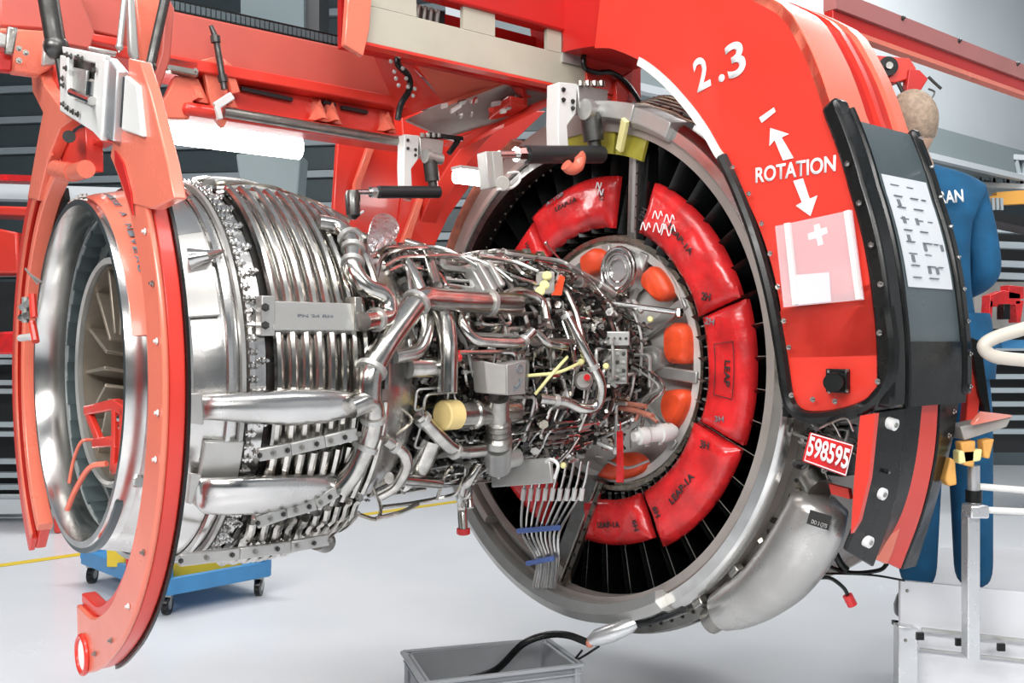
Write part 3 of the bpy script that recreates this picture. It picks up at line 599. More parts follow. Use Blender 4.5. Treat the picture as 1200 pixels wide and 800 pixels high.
for mm in ('lite', 'steel', 'dull', 'dark', 'tan', 'tube'):
    f1 = MB().cyl((0, 0, 0), (0, 0, .9), .8, 6).cyl((0, 0, .9), (0, 0, 1.5), .55, 10).cyl((0, 0, 1.5), (0, 0, 1.9), .75, 6)
    f2 = MB().box((0, 0, .4), ((1, 0, 0), (0, 1, 0), (0, 0, 1)), (1.2, .7, .4)).cyl((-.6, 0, .8), (-.6, 0, 1.3), .35, 6).cyl((.6, 0, .8), (.6, 0, 1.3), .35, 6)
    f3 = MB().tube([(0, 0, 0), (0, 0, .8), (.3, 0, 1.3), (.9, 0, 1.5), (1.5, 0, 1.5)], .4, 8).cyl((1.2, 0, 1.5), (1.6, 0, 1.5), .6, 6)
    fit += [local_mesh('fitting', f, mm) for f in (f1, f2, f3)]
for k in range(190):
    s_ = random.uniform(-.02, 1.35); th = random.uniform(-88, 96); t = math.radians(th); rad = uv * math.cos(t) + zv * math.sin(t); tg = -uv * math.sin(t) + zv * math.cos(t); a = random.uniform(0, 6.28)
    x = math.cos(a) * tg + math.sin(a) * dv; y = np.cross(rad, x); tilt = nrm(rad + .8 * V(*[random.uniform(-1, 1) for _ in range(3)])); x = nrm(x - (x @ tilt) * tilt); y = np.cross(tilt, x)
    inst('fitting', random.choice(fit), ENG, frame(AXP(s_, th, env(s_) - .05 + random.uniform(0, .07)), x, y, tilt, random.choice([.012, .016, .02, .026])))
for k in range(110):
    u_, z_ = random.uniform(-.34, .27), random.uniform(-.40, .33)
    if math.hypot(u_, z_) > .44: continue
    tilt = nrm(dv + .9 * V(*[random.uniform(-1, 1) for _ in range(3)])); x = nrm(np.cross(tilt, zv)); y = np.cross(tilt, x)
    inst('fitting', random.choice(fit[:6] + fit[12:]), ENG, frame(W(random.uniform(.08, .24), u_, z_), x, y, tilt, random.choice([.012, .015, .02])))
for k in range(34):
    P = []; u_, z_ = random.uniform(-.2, .30), random.uniform(-.38, .30); s_ = random.uniform(.10, .26)
    for j in range(4):
        P.append(W(s_, u_, z_))
        if random.random() < .5: u_ += random.choice([-1, 1]) * random.uniform(.04, .14)
        else: z_ += random.choice([-1, 1]) * random.uniform(.04, .14)
        q0 = math.hypot(u_, z_); u_, z_ = (u_ * .42 / q0, z_ * .42 / q0) if q0 > .42 else (u_, z_)
    b = MB(); b.tube(rnd_path(P, .02, 4), random.choice([.004, .006, .008]), 7); part('hub_pipe', b, random.choice(['steel', 'lite', 'tube', 'lite', 'tan']), ENG)
# tiny clips, nuts and wire ends nobody could count
b = MB()
for k in range(1500):
    s_ = random.uniform(-.03, 1.37); th = random.uniform(-90, 98); p = AXP(s_, th, env(s_) - .06 + random.uniform(0, .11)); e1 = nrm(V(*[random.uniform(-1, 1) for _ in range(3)])); e2 = nrm(np.cross(e1, zv)); e3 = np.cross(e1, e2)
    b.box(p, (e1, e2, e3), (random.uniform(.004, .022), random.uniform(.002, .007), random.uniform(.002, .007)))
part('small_clips', b, 'dull', ENG, kind='stuff')
b = MB()
for k in range(1400):
    s_ = random.uniform(-.03, 1.37); th = random.uniform(-90, 98); p = AXP(s_, th, env(s_) - .06 + random.uniform(0, .09)); e1 = nrm(V(*[random.uniform(-1, 1) for _ in range(3)])); e2 = nrm(np.cross(e1, zv)); e3 = np.cross(e1, e2)
    b.box(p, (e1, e2, e3), (random.uniform(.006, .03), random.uniform(.003, .01), random.uniform(.003, .01)))
part('small_brackets', b, 'dark', ENG, kind='stuff')
# ---- plate and tube bundle at lower left of the fan
P = [S(574, 541, .80), S(643, 536, .74), S(647, 566, .74), S(576, 571, .80)]; b = MB(); b.prism(P, -dv * .015); PLT = part('bracket_plate', b, 'lite', ENG, 'flat pale grey plate', bevel=.003)
for x in (584, 650):
    b = MB(); b.tube(spline([S(x, 560, .84), S(x + 4, 545, .85), S(x - 4, 538, .85), S(x - 10, 541, .84)]), .006, 8); part('wire_loop', b, 'white', ENG)
for k in range(9):
    x0 = 614 + k * 8.5; x1 = 612 + k * 5.5; x2 = 629 + k * 3.2
    b = MB(); b.tube(spline([S(x0 + 8, 540, .33), S(x0, 575, .33), S(x1, 622, .32), S(x2, 656, .30), S(x2 - 4, 688, .25)]), .0062, 8); part('drain_tube', b, 'steel' if k % 3 else 'lite', ENG)
    b = MB(); b.cyl(S(x0 + .5, 572, .33), S(x0 - 1.5, 586, .33), .011, 8); part('tube_nut', b, 'white', ENG)
for (x0, y0, x1, y1) in ((607, 622, 655, 618), (618, 660, 648, 654)):
    b = MB(); b.beam(S(x0, y0, .335), S(x1, y1, .335), .022, .022); c1 = part('tube_clamp', b, 'bluecl', ENG, 'blue tube clamp', bevel=.004)

# ================================================================== RED PADS AND PLUGS resting in the fan duct
def padmesh(t0, t1, r0, r1, th=.05, s0=.02, n=26):
    """puffed annular sector"""
    b = MB(); top = []; bot = []
    nr = 7
    for i in range(n + 1):
        t = t0 + (t1 - t0) * i / n; a = i / n
        for j in range(nr + 1):
            q = j / nr; r = r0 + (r1 - r0) * q
            e = min(1, min(a, 1 - a) * 14) * min(1, min(q, 1 - q) * 6); e = e ** .5
            h = s0 + th * (.45 + .55 * e) + .004 * math.sin(t * .35 + 4 * q) * e + .003 * math.sin(9 * q + t * .2)
            top.append(AXP(h + .10 * (1 - q) * .0, t, r)); bot.append(AXP(s0, t, r))
    k = len(top); v = top + bot; f = []; m = nr + 1
    for i in range(n):
        for j in range(nr):
            a = i * m + j; f.append((a, a + m, a + m + 1, a + 1)); f.append((k + a, k + a + 1, k + a + m + 1, k + a + m))
    for i in range(n):
        a = i * m; f.append((a, k + a, k + a + m, a + m)); a = i * m + nr; f.append((a, a + m, k + a + m, k + a))
    for j in range(nr):
        f.append((j, j + 1, k + j + 1, k + j)); a = n * m + j; f.append((a, k + a, k + a + 1, a + 1))
    b.add(v, f); return b
def padtext(s, th, r, ln, h, pad, ang=0, m='ink', st=.1035):
    c = AXP(st, th, r); t = math.radians(th + ang); ex = -uv * math.sin(t) + zv * math.cos(t); ex = -ex
    text(s, c - ex * ln / 2, c + ex * ln / 2, h, dv, m, pad, out=.004)
pads = [('left', 80.5, 123, .60, .825, 'red padded sector between the steel strut and the engine pipes, top left of the fan'),
        ('leftlow', 123.5, 152, .60, .80, 'red padded sector half behind the engine pipes at the left of the fan'),
        ('upper', 18.5, 65, .615, .835, 'long red padded sector at the upper right of the fan with white scrawl'),
        ('right', -20.5, 17.5, .635, .855, 'red padded sector at the far right of the fan beside the grey rim'),
        ('lower', -62, -22, .61, .85, 'red padded sector at the lower right of the fan with streaky dark stains'),
        ('bottom', -97, -65, .605, .80, 'red padded sector at the bottom of the fan, smallest full one'),
        ('shard', -133, -112, .60, .82, 'red padded sector behind the fan of thin steel drain tubes')]
PAD = {}
for nme, t0, t1, r0, r1, lab in pads:
    b = padmesh(t0, t1, r0, r1, .055, .045 if nme != 'shard' else .10)
    PAD[nme] = solo('padded_cover', b, 'pad', lab, 'cover', 'red padded covers around the fan', sharp=60)
padtext('LEAP-1A', 103, .73, .15, .022, PAD['left'], 0); padtext('12H', 83.5, .74, .045, .028, PAD['left'], 90); padtext('A-108', 108, .785, .13, .016, PAD['left'], 0, 'greyink')
padtext('10H', 128, .70, .05, .022, PAD['leftlow'], 80)
padtext('LEAP-1A', 44, .715, .17, .024, PAD['upper'], 0); padtext('12H', 62, .70, .055, .030, PAD['upper'], 90); padtext('2H', 21.5, .70, .045, .030, PAD['upper'], 60)
padtext('LEAP', -2, .745, .10, .026, PAD['right'], 0); padtext('2H', 13.5, .69, .045, .026, PAD['right'], 70, 'greyink'); padtext('3H', -16.5, .75, .045, .022, PAD['right'], 110, 'greyink')
padtext('LEAP-1A', -43, .735, .17, .028, PAD['lower'], 180 - 0); padtext('3H', -26.5, .72, .045, .03, PAD['lower'], 110); padtext('6H', -58, .72, .045, .026, PAD['lower'], 90)
padtext('LEAP-1A', -81, .72, .14, .024, PAD['bottom'], 180); padtext('6H', -69, .73, .045, .026, PAD['bottom'], 90); padtext('7H', -94, .73, .045, .02, PAD['bottom'], 90)
# stitched frame on the right pad, scrawls
b = MB()
for (t0, r0, t1, r1) in ((7, .70, 7, .79), (-9, .70, -9, .79)): b.beam(AXP(.107, t0, r0), AXP(.107, t1, r1), .003, .003)
for rr in (.70, .79): b.tube([AXP(.107, t, rr) for t in range(-9, 8, 2)], .0016, 5)
part('stitched_frame', b, 'ink', PAD['right'])
b = MB()
for (t, r, l) in ((57, .73, .05), (54, .69, .06), (50, .71, .07), (52, .75, .05), (60, .66, .05)):
    c = AXP(.108, t, r); b.tube(spline([c + uv * l * x + zv * y * l for x, y in ((-.5, -.2), (-.2, .4), (.1, -.3), (.4, .3), (.6, -.1))]), .0025, 5)
part('chalk_scrawl', b, 'whiteink', PAD['upper'])
b = MB()
for (t, r) in ((86, .78), (85, .75)):
    c = AXP(.108, t, r); b.tube(spline([c + uv * .04 * x + zv * y * .04 for x, y in ((-.5, -.2), (-.2, .4), (.1, -.3), (.4, .3))]), .0028, 5)
part('chalk_scrawl', b, 'whiteink', PAD['left'])
def plug(px, h, lab):
    pts = [S(x, y, .01) for x, y in px]; c = sum(pts) / len(pts); b = MB(); n = len(pts)
    sp = spline(pts + [pts[0], pts[1]], 4); sp = sp[:n * 4]
    b.loft([[p - dv * .03 for p in sp], [p + dv * .015 for p in sp], [c + (p - c) * .93 + dv * .025 for p in sp], [c + (p - c) * .72 + dv * (.028 + h * .35) for p in sp]]); return solo('opening_plug', b, 'plug', lab, 'plug', 'orange plugs in the hub openings', sharp=50)
plug([(685, 300), (700, 291), (713, 297), (712, 315), (700, 322), (688, 324), (684, 312)], .03, 'orange round-cornered plug at the upper left of the hub, left of the round silver boss')
plug([(757, 320), (768, 312), (780, 322), (789, 340), (784, 350), (774, 353), (762, 342), (755, 333)], .03, 'pale shiny orange plug at the upper right of the hub beside the silver boss')
plug([(783, 385), (795, 378), (808, 384), (811, 405), (809, 424), (796, 426), (784, 420)], .05, 'orange block plug at the right of the hub, above another of the same')
plug([(783, 458), (798, 456), (808, 462), (806, 480), (795, 500), (785, 496), (779, 478)], .05, 'orange block plug at the right of the hub just above the white actuator')
plug([(703, 556), (715, 542), (733, 530), (750, 534), (757, 546), (748, 556), (725, 562)], .03, 'orange oval plug at the foot of the hub behind the red ribbon')
plug([(628, 497), (640, 492), (650, 495), (646, 503), (632, 505)], .03, 'small orange plug deep among the pipes left of the hub')
b = MB(); b.prism([S(723.5, 505, .27), S(730, 505, .27), S(731, 565, .27), S(723, 565, .27)], dv * .004); b.tube([S(727, 505, .27), S(727, 494, .27)], .003, 6)
solo('warning_streamer', b, 'pad', 'narrow bright red ribbon hanging down in front of the hub', 'ribbon')
p = R(527, 486, .50); ax_ = nrm(R(604, 482, .46) - p); b = MB(); b.tube([p - ax_ * .035, p - ax_ * .03, p + ax_ * .001, p + ax_ * .03], [.044, .050, .050, .0495], 26); solo('protective_cap', b, 'yellow', 'round cream yellow cap on the end of the horizontal steel duct', 'cap')
p = R(543, 622, .46); b = MB(); b.tube([p + zv * .01, p - zv * .01, p - zv * .014], [.026, .026, .02], 18); solo('protective_cap', b, 'pad', 'red cap on the hanging drain pipe above the floor', 'cap')
p = R(537, 419, .53); b = MB(); b.sph(p, .014, 12); b.cyl(p, p + zv * .025, .006, 8); solo('protective_cap', b, 'pad', 'tiny red cap on a thin line in the middle of the thick steel pipes', 'cap')
b = MB(); P = [(434, 262), (440, 252), (452, 250), (463, 256), (468, 268), (462, 282), (448, 290), (436, 297), (430, 285)]
c = R(448, 272, .56); ff = []
pp = [R(x, y, .56) for x, y in P]; sp = spline(pp + [pp[0], pp[1]], 3)[:27]; rnd = random.Random(4)
rings = [[c + (p - c) * q + nrm(CAM - c) * (h + rnd.uniform(-.006, .006)) for p in sp] for q, h in ((.75, -.05), (1.0, 0), (.9, .03), (.6, .05), (.25, .06))]
b.loft(rings); solo('foil_wrap', b, 'foil', 'crumpled silver foil wrap standing on the engine in front of the red panel', 'foil')
# red printed sleeve over the exhaust cone
b = MB(); b.lathe([(2.235, .533), (2.20, .545), (2.13, .560), (2.13, .552), (2.20, .537), (2.235, .528)], 12, 84, 28, True); SLV = solo('exhaust_sleeve', b, 'salmon', 'pale red printed sleeve wrapped over the exhaust cone behind the near arm', 'cover')
for k, ch in enumerate('MISE A NIVEAU'):
    if ch == ' ': continue
    t = 74 - k * 3.4; p0 = AXP(2.205, t, .548); p1 = AXP(2.203, t - 2.6, .548); text(ch, p0, p1, .018, nrm(p0 - W(2.2, 0, 0)), 'greyink', SLV, out=.003)
# bracket and rods inside the exhaust
T = thing('exhaust_bracket', 'small red welded bracket fixed in the exhaust opening behind the near arm', 'bracket', S(140, 555, 2.22))
def q(x, y, s=2.20): return S(x, y, s)
for (a, c, wd) in (((102, 481), (138, 473), .022), ((138, 472), (138, 522), .03), ((104, 483), (118, 518), .02), ((112, 519), (138, 516), .024), ((148, 478), (146, 550), .03), ((138, 474), (150, 482), .03), ((136, 550), (148, 545), .03), ((138, 520), (136, 552), .03)):
    b = MB(); b.beam(q(*a), q(*c), .03, wd, dv); part('bracket_bar', b, 'red', T, bevel=.004)
b = MB(); b.tube(spline([q(125, 543, 2.24), q(105, 548, 2.27), q(88, 575, 2.29), q(79, 597, 2.30)]), .008, 8); part('hook_rod', b, 'salmon', T)
b = MB(); b.tube(spline([q(108, 515, 2.23), q(95, 518, 2.26), q(86, 540, 2.27), q(81, 566, 2.28)]), .005, 8); part('hook_rod', b, 'salmon', T)
for (x, y) in ((150, 500), (156, 512), (153, 535), (155, 565), (148, 490)):
    b = MB(); b.cyl(q(x - 6, y, 2.2), q(x + 9, y, 2.2), .014, 10); part('steel_pin', b, 'steel', T)
b = MB(); b.tube([q(145, 500, 2.2), q(162, 532, 2.2)], .006, 7); b.tube([q(148, 495, 2.2), q(166, 525, 2.2)], .005, 7); part('steel_wire', b, 'lite', T)

# ================================================================== ROTATING FRAME (big ring)
RF = thing('rotation_frame', 'huge red curved ring frame around the fan with white lettering and black trim', 'engine stand', AXP(0, -8, 1.35))
S0, S1 = .30, -.15
def rout(t): return float(np.interp(t, [-8, 8, 22, 32, 39, 46, 53, 60, 75, 100], [1.525, 1.525, 1.54, 1.575, 1.63, 1.68, 1.66, 1.63, 1.60, 1.60]))
def rin(t): return float(np.interp(t, [-8, 0, 10, 30, 42, 55, 66, 76, 90, 100], [1.20, 1.175, 1.158, 1.16, 1.17, 1.225, 1.28, 1.32, 1.33, 1.33]))
def ringplate(t0, t1, s0, s1, n, rin=rin, rout=rout):
    v = []; f = []
    for i in range(n + 1):
        t = t0 + (t1 - t0) * i / n
        for (s_, r_) in ((s0, rin(t)), (s0, rout(t)), (s1, rout(t)), (s1, rin(t))): v.append(AXP(s_, t, r_))
    for i in range(n):
        for j in range(4): a = i * 4; c = a + 4; f.append((a + j, c + j, c + (j + 1) % 4, a + (j + 1) % 4))
    f += [(0, 1, 2, 3), (n * 4 + 3, n * 4 + 2, n * 4 + 1, n * 4)]; return MB().add(v, f)
part('front_plate', ringplate(2, 80, S0, S0 - .02, 40), 'red', RF, 'bright red lettered face')
# rounded foot of the plate
foot = [S(x, y, S0) for x, y in ((913, 365), (925, 462), (930, 475), (945, 486), (985, 480), (1015, 467), (1030, 450), (1040, 420), (1038, 392), (1030, 330))]
b = MB(); b.prism(foot, -dv * .02); part('front_plate', b, 'red', RF)
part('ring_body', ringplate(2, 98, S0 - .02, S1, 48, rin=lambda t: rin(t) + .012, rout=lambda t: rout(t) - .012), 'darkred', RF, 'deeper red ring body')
# outer skin facets above the black panel; pale strips paint the white reflections
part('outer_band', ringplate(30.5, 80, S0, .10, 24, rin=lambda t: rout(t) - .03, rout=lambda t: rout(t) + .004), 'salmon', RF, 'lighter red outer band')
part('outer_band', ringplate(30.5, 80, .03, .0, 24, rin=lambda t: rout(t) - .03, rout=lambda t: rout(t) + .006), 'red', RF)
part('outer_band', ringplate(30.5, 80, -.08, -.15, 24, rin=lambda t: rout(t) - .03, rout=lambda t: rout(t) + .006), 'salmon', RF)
# black wrapped foot box below the plate
b = MB(); sp = spline([S(x, y, S0) for x, y in ((927, 440), (930, 472), (950, 488), (990, 484), (1025, 470), (1044, 440), (1046, 400))], 4)
b.loft([[p - dv * .02 for p in sp] + [S(985, 400, S0 - .02)], [p - dv * .46 for p in sp] + [S(985, 400, S0) - dv * .46]]); part('foot_box', b, 'black', RF, 'glossy black wrapped foot', sharp=50)
# dark side panel on the outside of the ring
def sidecurve(t, s_, dr=0.): return AXP(s_, t, rout(t) + dr)
def sidestrip(t0, t1, s0, s1, dr0, dr1, n=18):
    return ringplate(t0, t1, s0, s1, n, rin=lambda t: rout(t) + dr0, rout=lambda t: rout(t) + dr1)
part('side_panel', sidestrip(-2, 31, .22, -.14, -.02, .012), 'teal', RF, 'slate coloured side panel')
part('side_panel_foot', sidestrip(-4, 2.5, .28, -.16, -.02, .02), 'black', RF)
EDG1 = part('edge_trim', sidestrip(-4, 33, .315, .235, -.03, .03, 24), 'black', RF, 'black rubber edge trim', bevel=.012)
EDG2 = part('edge_trim', sidestrip(-3, 31.5, -.135, -.185, -.03, .03, 24), 'black', RF, 'black rubber edge trim', bevel=.012)
part('edge_bead', MB().tube([sidecurve(t, .225, .025) for t in np.linspace(-4, 32, 26)], .012, 8), 'carbon', RF)
part('edge_bead', MB().tube([sidecurve(t, .195, .014) for t in np.linspace(3, 31, 26)], .004, 8), 'carbon', RF)
for k in range(9):
    put_bolt(sidecurve(-2 + 4 * k, -.16, .031), nrm(AXP(0, -2 + 4 * k, 1) - C0), .008, RF, 'steel', 'rivet')
# black trim round the plate edge
for pp, wd in (([(846, 184), (866, 228), (886, 282), (903, 345), (915, 410), (923, 462), (932, 481), (950, 489), (985, 486), (1020, 473), (1040, 448), (1046, 410), (1040, 360)], .022),):
    part('plate_trim', MB().tube(spline([S(x, y, S0 + .006) for x, y in pp], 6), wd, 8), 'black', RF, 'black rubber plate trim')
for (x, y) in ((859, 196), (878, 227), (893, 262), (903, 297), (912, 336), (919, 376), (925, 407), (928, 463), (953, 468), (979, 470), (1029, 447), (1031, 390), (1032, 333), (1021, 287), (1007, 238), (993, 192)):
    put_bolt(S(x, y, S0 + .026), dv, .010, RF, 'steel', 'rivet')
# white strip that paints the glare along the inner edge
part('inner_glare', ringplate(38, 68, S0 + .006, S0 - .05, 24, rin=lambda t: rin(t) - .02, rout=lambda t: rin(t) + .012), 'white', RF, 'white painted inner lip')
part('lower_guard', MB().lathe([(.22, 1.12), (.27, 1.135), (.27, 1.16), (.2, 1.165)], -8, 40, 30, True), 'black', RF)
# writing on the plate (baseline points taken on the plate plane)
def pt(s_, a, c, h, m='whiteink', name='lettering'): text(s_, S(a[0], a[1], S0), S(c[0], c[1], S0), h, dv, m, RF, name)
pt('2', (818, 108), (834, 99), .118); pt('.', (843, 96), (850, 93), .118); pt('3', (855, 93), (876, 82), .118)
pt('ROTATION', (886, 214), (980, 200), .050)
def poly(name, pts, m, parent, s_=S0 + .002, th=.002): b = MB(); b.prism([S(x, y, s_) for x, y in pts], dv * th); return part(name, b, m, parent)
poly('arrow_up', [(903, 150), (925, 157), (916, 161), (930, 185), (918, 188), (908, 164), (902, 171)], 'whiteink', RF)
poly('arrow_down', [(930, 212), (941, 209), (949, 233), (958, 229), (950, 253), (933, 241), (940, 237)], 'whiteink', RF)
poly('minus_mark', [(890, 138), (907, 126), (909, 131), (893, 144)], 'whiteink', RF)
poly('plus_mark', [(954, 264), (960, 262), (962, 268), (969, 266), (970, 273), (963, 276), (965, 286), (959, 288), (957, 279), (948, 281), (947, 274), (955, 271)], 'whiteink', RF)
# connector at the foot
b = MB(); c = S(982, 446, S0 + .01); b.box(c, (uv, zv, dv), (.038, .038, .012)); CN = part('power_connector', b, 'black', RF, bevel=.004)
b = MB(); b.cyl(S(979, 447, S0 + .01), S(976, 448, S0 + .08), .030, 16); part('connector_barrel', b, 'black', CN)
for (x, y) in ((971, 435), (993, 434), (972, 459), (993, 458)): put_bolt(S(x, y, S0 + .022), dv, .006, RF, 'steel')
# perspex document pocket
DP = thing('document_pocket', 'clear plastic document sleeve screwed to the red frame below the white arrow', 'document sleeve', S(965, 358, .31))
b = MB(); b.prism([S(x, y, .325) for x, y in ((909, 265), (999, 246), (1013, 351), (919, 360))], dv * .004); part('sleeve_sheet', b, 'film', DP)
for pp in ([(921, 262), (927, 261), (937, 356), (931, 358)], [(991, 248), (997, 246), (1011, 350), (1005, 351)]):
    b = MB(); b.prism([S(x, y, .318) for x, y in pp], dv * .012); part('side_rail', b, 'white', DP)
b = MB(); b.prism([S(x, y, .315) for x, y in ((932, 322), (972, 319), (974, 353), (934, 357))], dv * .002); part('paper_sheet', b, 'paper', DP)
# instruction sheet on the side panel
PS = thing('instruction_sheet', 'pale grey printed instruction sheet on the slate side panel of the ring', 'sheet', sidecurve(10, -.1, .02))
part('sheet', sidestrip(10, 24, .165, -.115, .014, .016, 12), 'paper', PS)
def pside(t, s_): return sidecurve(t, s_, .0175)
for i, t in enumerate(np.linspace(22.8, 11.2, 9)):
    nn_ = nrm(AXP(0, t, 1) - C0)
    for (a, c) in (((.13, .08), (.03, -.01 - .01 * (i % 3)), (-.04, -.07))[:3 if i % 2 else 2]):
        b = MB(); b.beam(pside(t, a), pside(t, c), .002, .007 if i % 3 else .003, nn_); part('printed_line', b, 'greyink', PS)
for (t, s_) in ((20.5, .11), (18.3, .11), (16, .11), (13.5, .11), (18.3, .03), (15, .02), (12.2, .02), (12.2, -.03), (15.2, -.09)):
    b = MB(); nn_ = nrm(AXP(0, t, 1) - C0); b.box(pside(t, s_), (dv, np.cross(nn_, dv), nn_), (.009, .011, .001)); part('printed_figure', b, 'greyink', PS)

# lower ring sector: curved straps below the foot
LRS = thing('lower_ring_sector', 'black and red curved ring segment hanging below the black foot of the frame', 'ring segment', AXP(0, -25, 1.45))
def strap(name, L_, sl, R_, sr, th, m, label=None, bev=.006):
    """curved band: left edge pixels on plane sl, right edge pixels on plane sr, thickness towards the axis"""
    A_ = spline([S(x, y, sl) for x, y in L_], 5); B_ = spline([S(x, y, sr) for x, y in R_], 5); rg = []
    for p, q in zip(A_, B_):
        n = nrm((p - C0) - ((p - C0) @ dv) * dv); rg.append([p, q, q - n * th, p - n * th])
    b = MB(); b.loft(rg); return part(name, b, m, LRS, label, bevel=bev)
b = MB(); b.prism([S(x, y, .325) for x, y in ((1008, 487), (1026, 484), (1018, 560), (1006, 610), (997, 625), (1001, 560))], -dv * .02); part('inner_plate', b, 'red', LRS, 'light red face')
strap('curved_strap', [(1025, 482), (1018, 560), (1006, 607), (991, 645)], .31, [(1062, 477), (1055, 560), (1042, 615), (1024, 665)], .15, .015, 'black', 'dark grey strap with round white discs')
strap('curved_web', [(1060, 477), (1052, 560), (1042, 610), (1028, 650)], .13, [(1083, 465), (1074, 540), (1058, 600), (1030, 652)], .04, .06, 'black')
strap('curved_rail', [(1081, 463), (1071, 540), (1054, 605), (1027, 654)], .05, [(1101, 457), (1096, 530), (1081, 600), (1056, 668)], -.06, .06, 'red', 'bright red rail')
strap('rail_end', [(1040, 610), (1036, 630), (1030, 645), (1026, 656)], .07, [(1058, 612), (1052, 632), (1046, 650), (1040, 662)], .02, .04, 'salmon', 'lighter end block')
strap('curved_guard', [(1101, 457), (1098, 530), (1083, 600), (1057, 668)], -.07, [(1128, 436), (1120, 500), (1100, 580), (1074, 664)], -.20, .08, 'black', 'black outer guard')
for (x, y, r0) in ((1041, 495, .019), (1028, 576, .019), (1012, 632, .019), (1033, 550, .007)):
    p = S(x, y, .235); n = nrm(uv - .25 * zv); c = p + n * .02; b = MB(); b.cyl(c - n * .03, c + n * .006, r0, 20); pd = part('round_disc', b, 'whiteink' if r0 > .01 else 'black', LRS)
    b = MB(); b.cyl(c + n * .006, c + n * .010, r0 * .42, 12); part('disc_center', b, 'dull', pd)
for (x, y) in ((1101, 485), (1075, 597), (1117, 482), (1111, 510)): put_bolt(S(x, y, -.13), uv, .009, LRS, 'steel')
FG = thing('far_guard', 'narrow red and black curved guard standing right of the black foot, before the worker', 'guard', D(1140, 500, 3.42))
b = MB(); b.prism([D(x, y, 3.42) for x, y in ((1130, 394), (1137, 396), (1150, 462), (1144, 500), (1130, 514), (1134, 470))], V(0, .05, 0)); part('red_flange', b, 'red', FG, bevel=.004)
b = MB(); b.prism([D(x, y, 3.40) for x, y in ((1136, 394), (1150, 400), (1163, 495), (1161, 500), (1148, 462))], V(0, .05, 0)); part('black_flap', b, 'black', FG, bevel=.003)

# serial tag
TG = thing('number_tag', 'red tag with white number 598595 hanging between fan rim and ring foot', 'tag', S(968, 545, .33))
a, c2 = S(942, 534, .33), S(992, 558, .33); e_ = nrm(c2 - a); b = MB(); b.prism([S(950, 506, .33), S(1001, 521, .33), S(992, 558, .33), S(941, 540, .33)], dv * .008); part('tag_plate', b, 'pad', TG, bevel=.003)
text('598595', S(945.5, 532, .34), S(993, 549, .34), .062, dv, 'whiteink', TG)
b = MB(); pts = [S(x, y, .338) for x, y in ((951, 508), (999.5, 522), (991, 556.5), (943, 539), (951, 508))]; b.tube(pts, .0022, 5); part('tag_border', b, 'whiteink', TG)
b = MB(); b.tube(spline([S(985, 512, .34), S(975, 496, .36), S(960, 502, .34), S(990, 490, .36), S(1000, 505, .34)]), .003, 6); part('tag_wire', b, 'dull', TG)
# jumble of wires behind the tag
for k in range(16):
    x = random.uniform(938, 1003); y = random.uniform(488, 560); P = [S(x + random.uniform(-16, 16), y + random.uniform(-12, 12), random.uniform(.12, .24)) for _ in range(5)]
    b = MB(); b.tube(spline(P), random.choice([.003, .005, .008]), 7); part('gearbox_wire', b, random.choice(['dull', 'dark', 'lite', 'tan']), ENG)
b = MB(); b.box(S(970, 525, .02), (uv, zv, dv), (.09, .09, .05)); part('gearbox', b, 'dark', ENG, bevel=.01)
# left hand side of the ring: red hanging side plate with folds
LP = thing('red_side_plate', 'tall folded red steel plate hanging behind the engine left of the fan', 'steel plate', U(450, 290, -.95))
def upoly(name, pts, m, parent, u=-.95, th=.03, bev=.006, label=None): b = MB(); b.prism([U(x, y, u) for x, y in pts], -uv * th); return part(name, b, m, parent, label, bevel=bev)
upoly('plate_sheet', [(398, 130), (470, 130), (478, 200), (466, 292), (388, 292), (392, 230)], 'red', LP)
upoly('plate_sheet', [(470, 130), (640, 130), (600, 168), (560, 205), (525, 255), (506, 296), (462, 296), (476, 200)], 'red', LP, u=-.93)
upoly('plate_fold', [(432, 170), (440, 172), (424, 215), (420, 250), (414, 250), (416, 215)], 'salmon', LP, u=-.915, bev=.004)
upoly('plate_fold', [(490, 232), (497, 233), (478, 292), (468, 292)], 'salmon', LP, u=-.90, bev=.004)
LC = part('curved_rib', MB().lathe([(.40, 1.16), (.30, 1.16), (.30, 1.20), (.40, 1.20)], 100, 156, 40, True), 'red', LP, bevel=.006)
part('curved_plate', MB().lathe([(.32, 1.18), (.32, 1.50), (.30, 1.50), (.30, 1.18)], 100, 150, 40, True), 'red', LP)

# ================================================================== OVERHEAD BEAMS
def ubox(mb, s0, s1, u0, u1, z0, z1): return mb.ebox(s0, s1, u0, u1, z0, z1)
MBM = thing('overhead_beam', 'long pale red overhead box beam with triangular gussets, upper left', 'beam', W(1.8, -.4, 1.0))
part('beam_web', ubox(MB(), .85, 2.75, -.42, -.56, 1.13, 1.31), 'dimmed', MBM, 'pale red web', bevel=.01)
part('beam_flange', ubox(MB(), .80, 2.7, -.36, -.62, 1.085, 1.13), 'red', MBM, bevel=.006)
part('beam_skirt', ubox(MB(), .85, 1.75, -.44, -.47, .96, 1.085), 'red', MBM, bevel=.004)
part('lower_tube', ubox(MB(), .70, 1.78, -.37, -.52, .925, .975), 'red', MBM, 'rounded lower rail', bevel=.02)
part('steel_rail', MB().tube([U(262, 131, -.36), U(470, 166, -.36)], .020, 12), 'dull', MBM, 'bare steel rod')
for xx in (375, 390, 266, 232, 455):
    b = MB(); s_ = U(xx, 100, -.40); l = (s_ - C0) @ dv
    b.prism([W(l, -.44, 1.085), W(l, -.34, .985), W(l, -.44, .985)], dv * .02); b.prism([W(l + .045, -.405, .985), W(l - .045, -.405, .985), W(l, -.40, 1.07)], -uv * .012); part('gusset', b, 'salmon', MBM, 'pale triangular gusset')
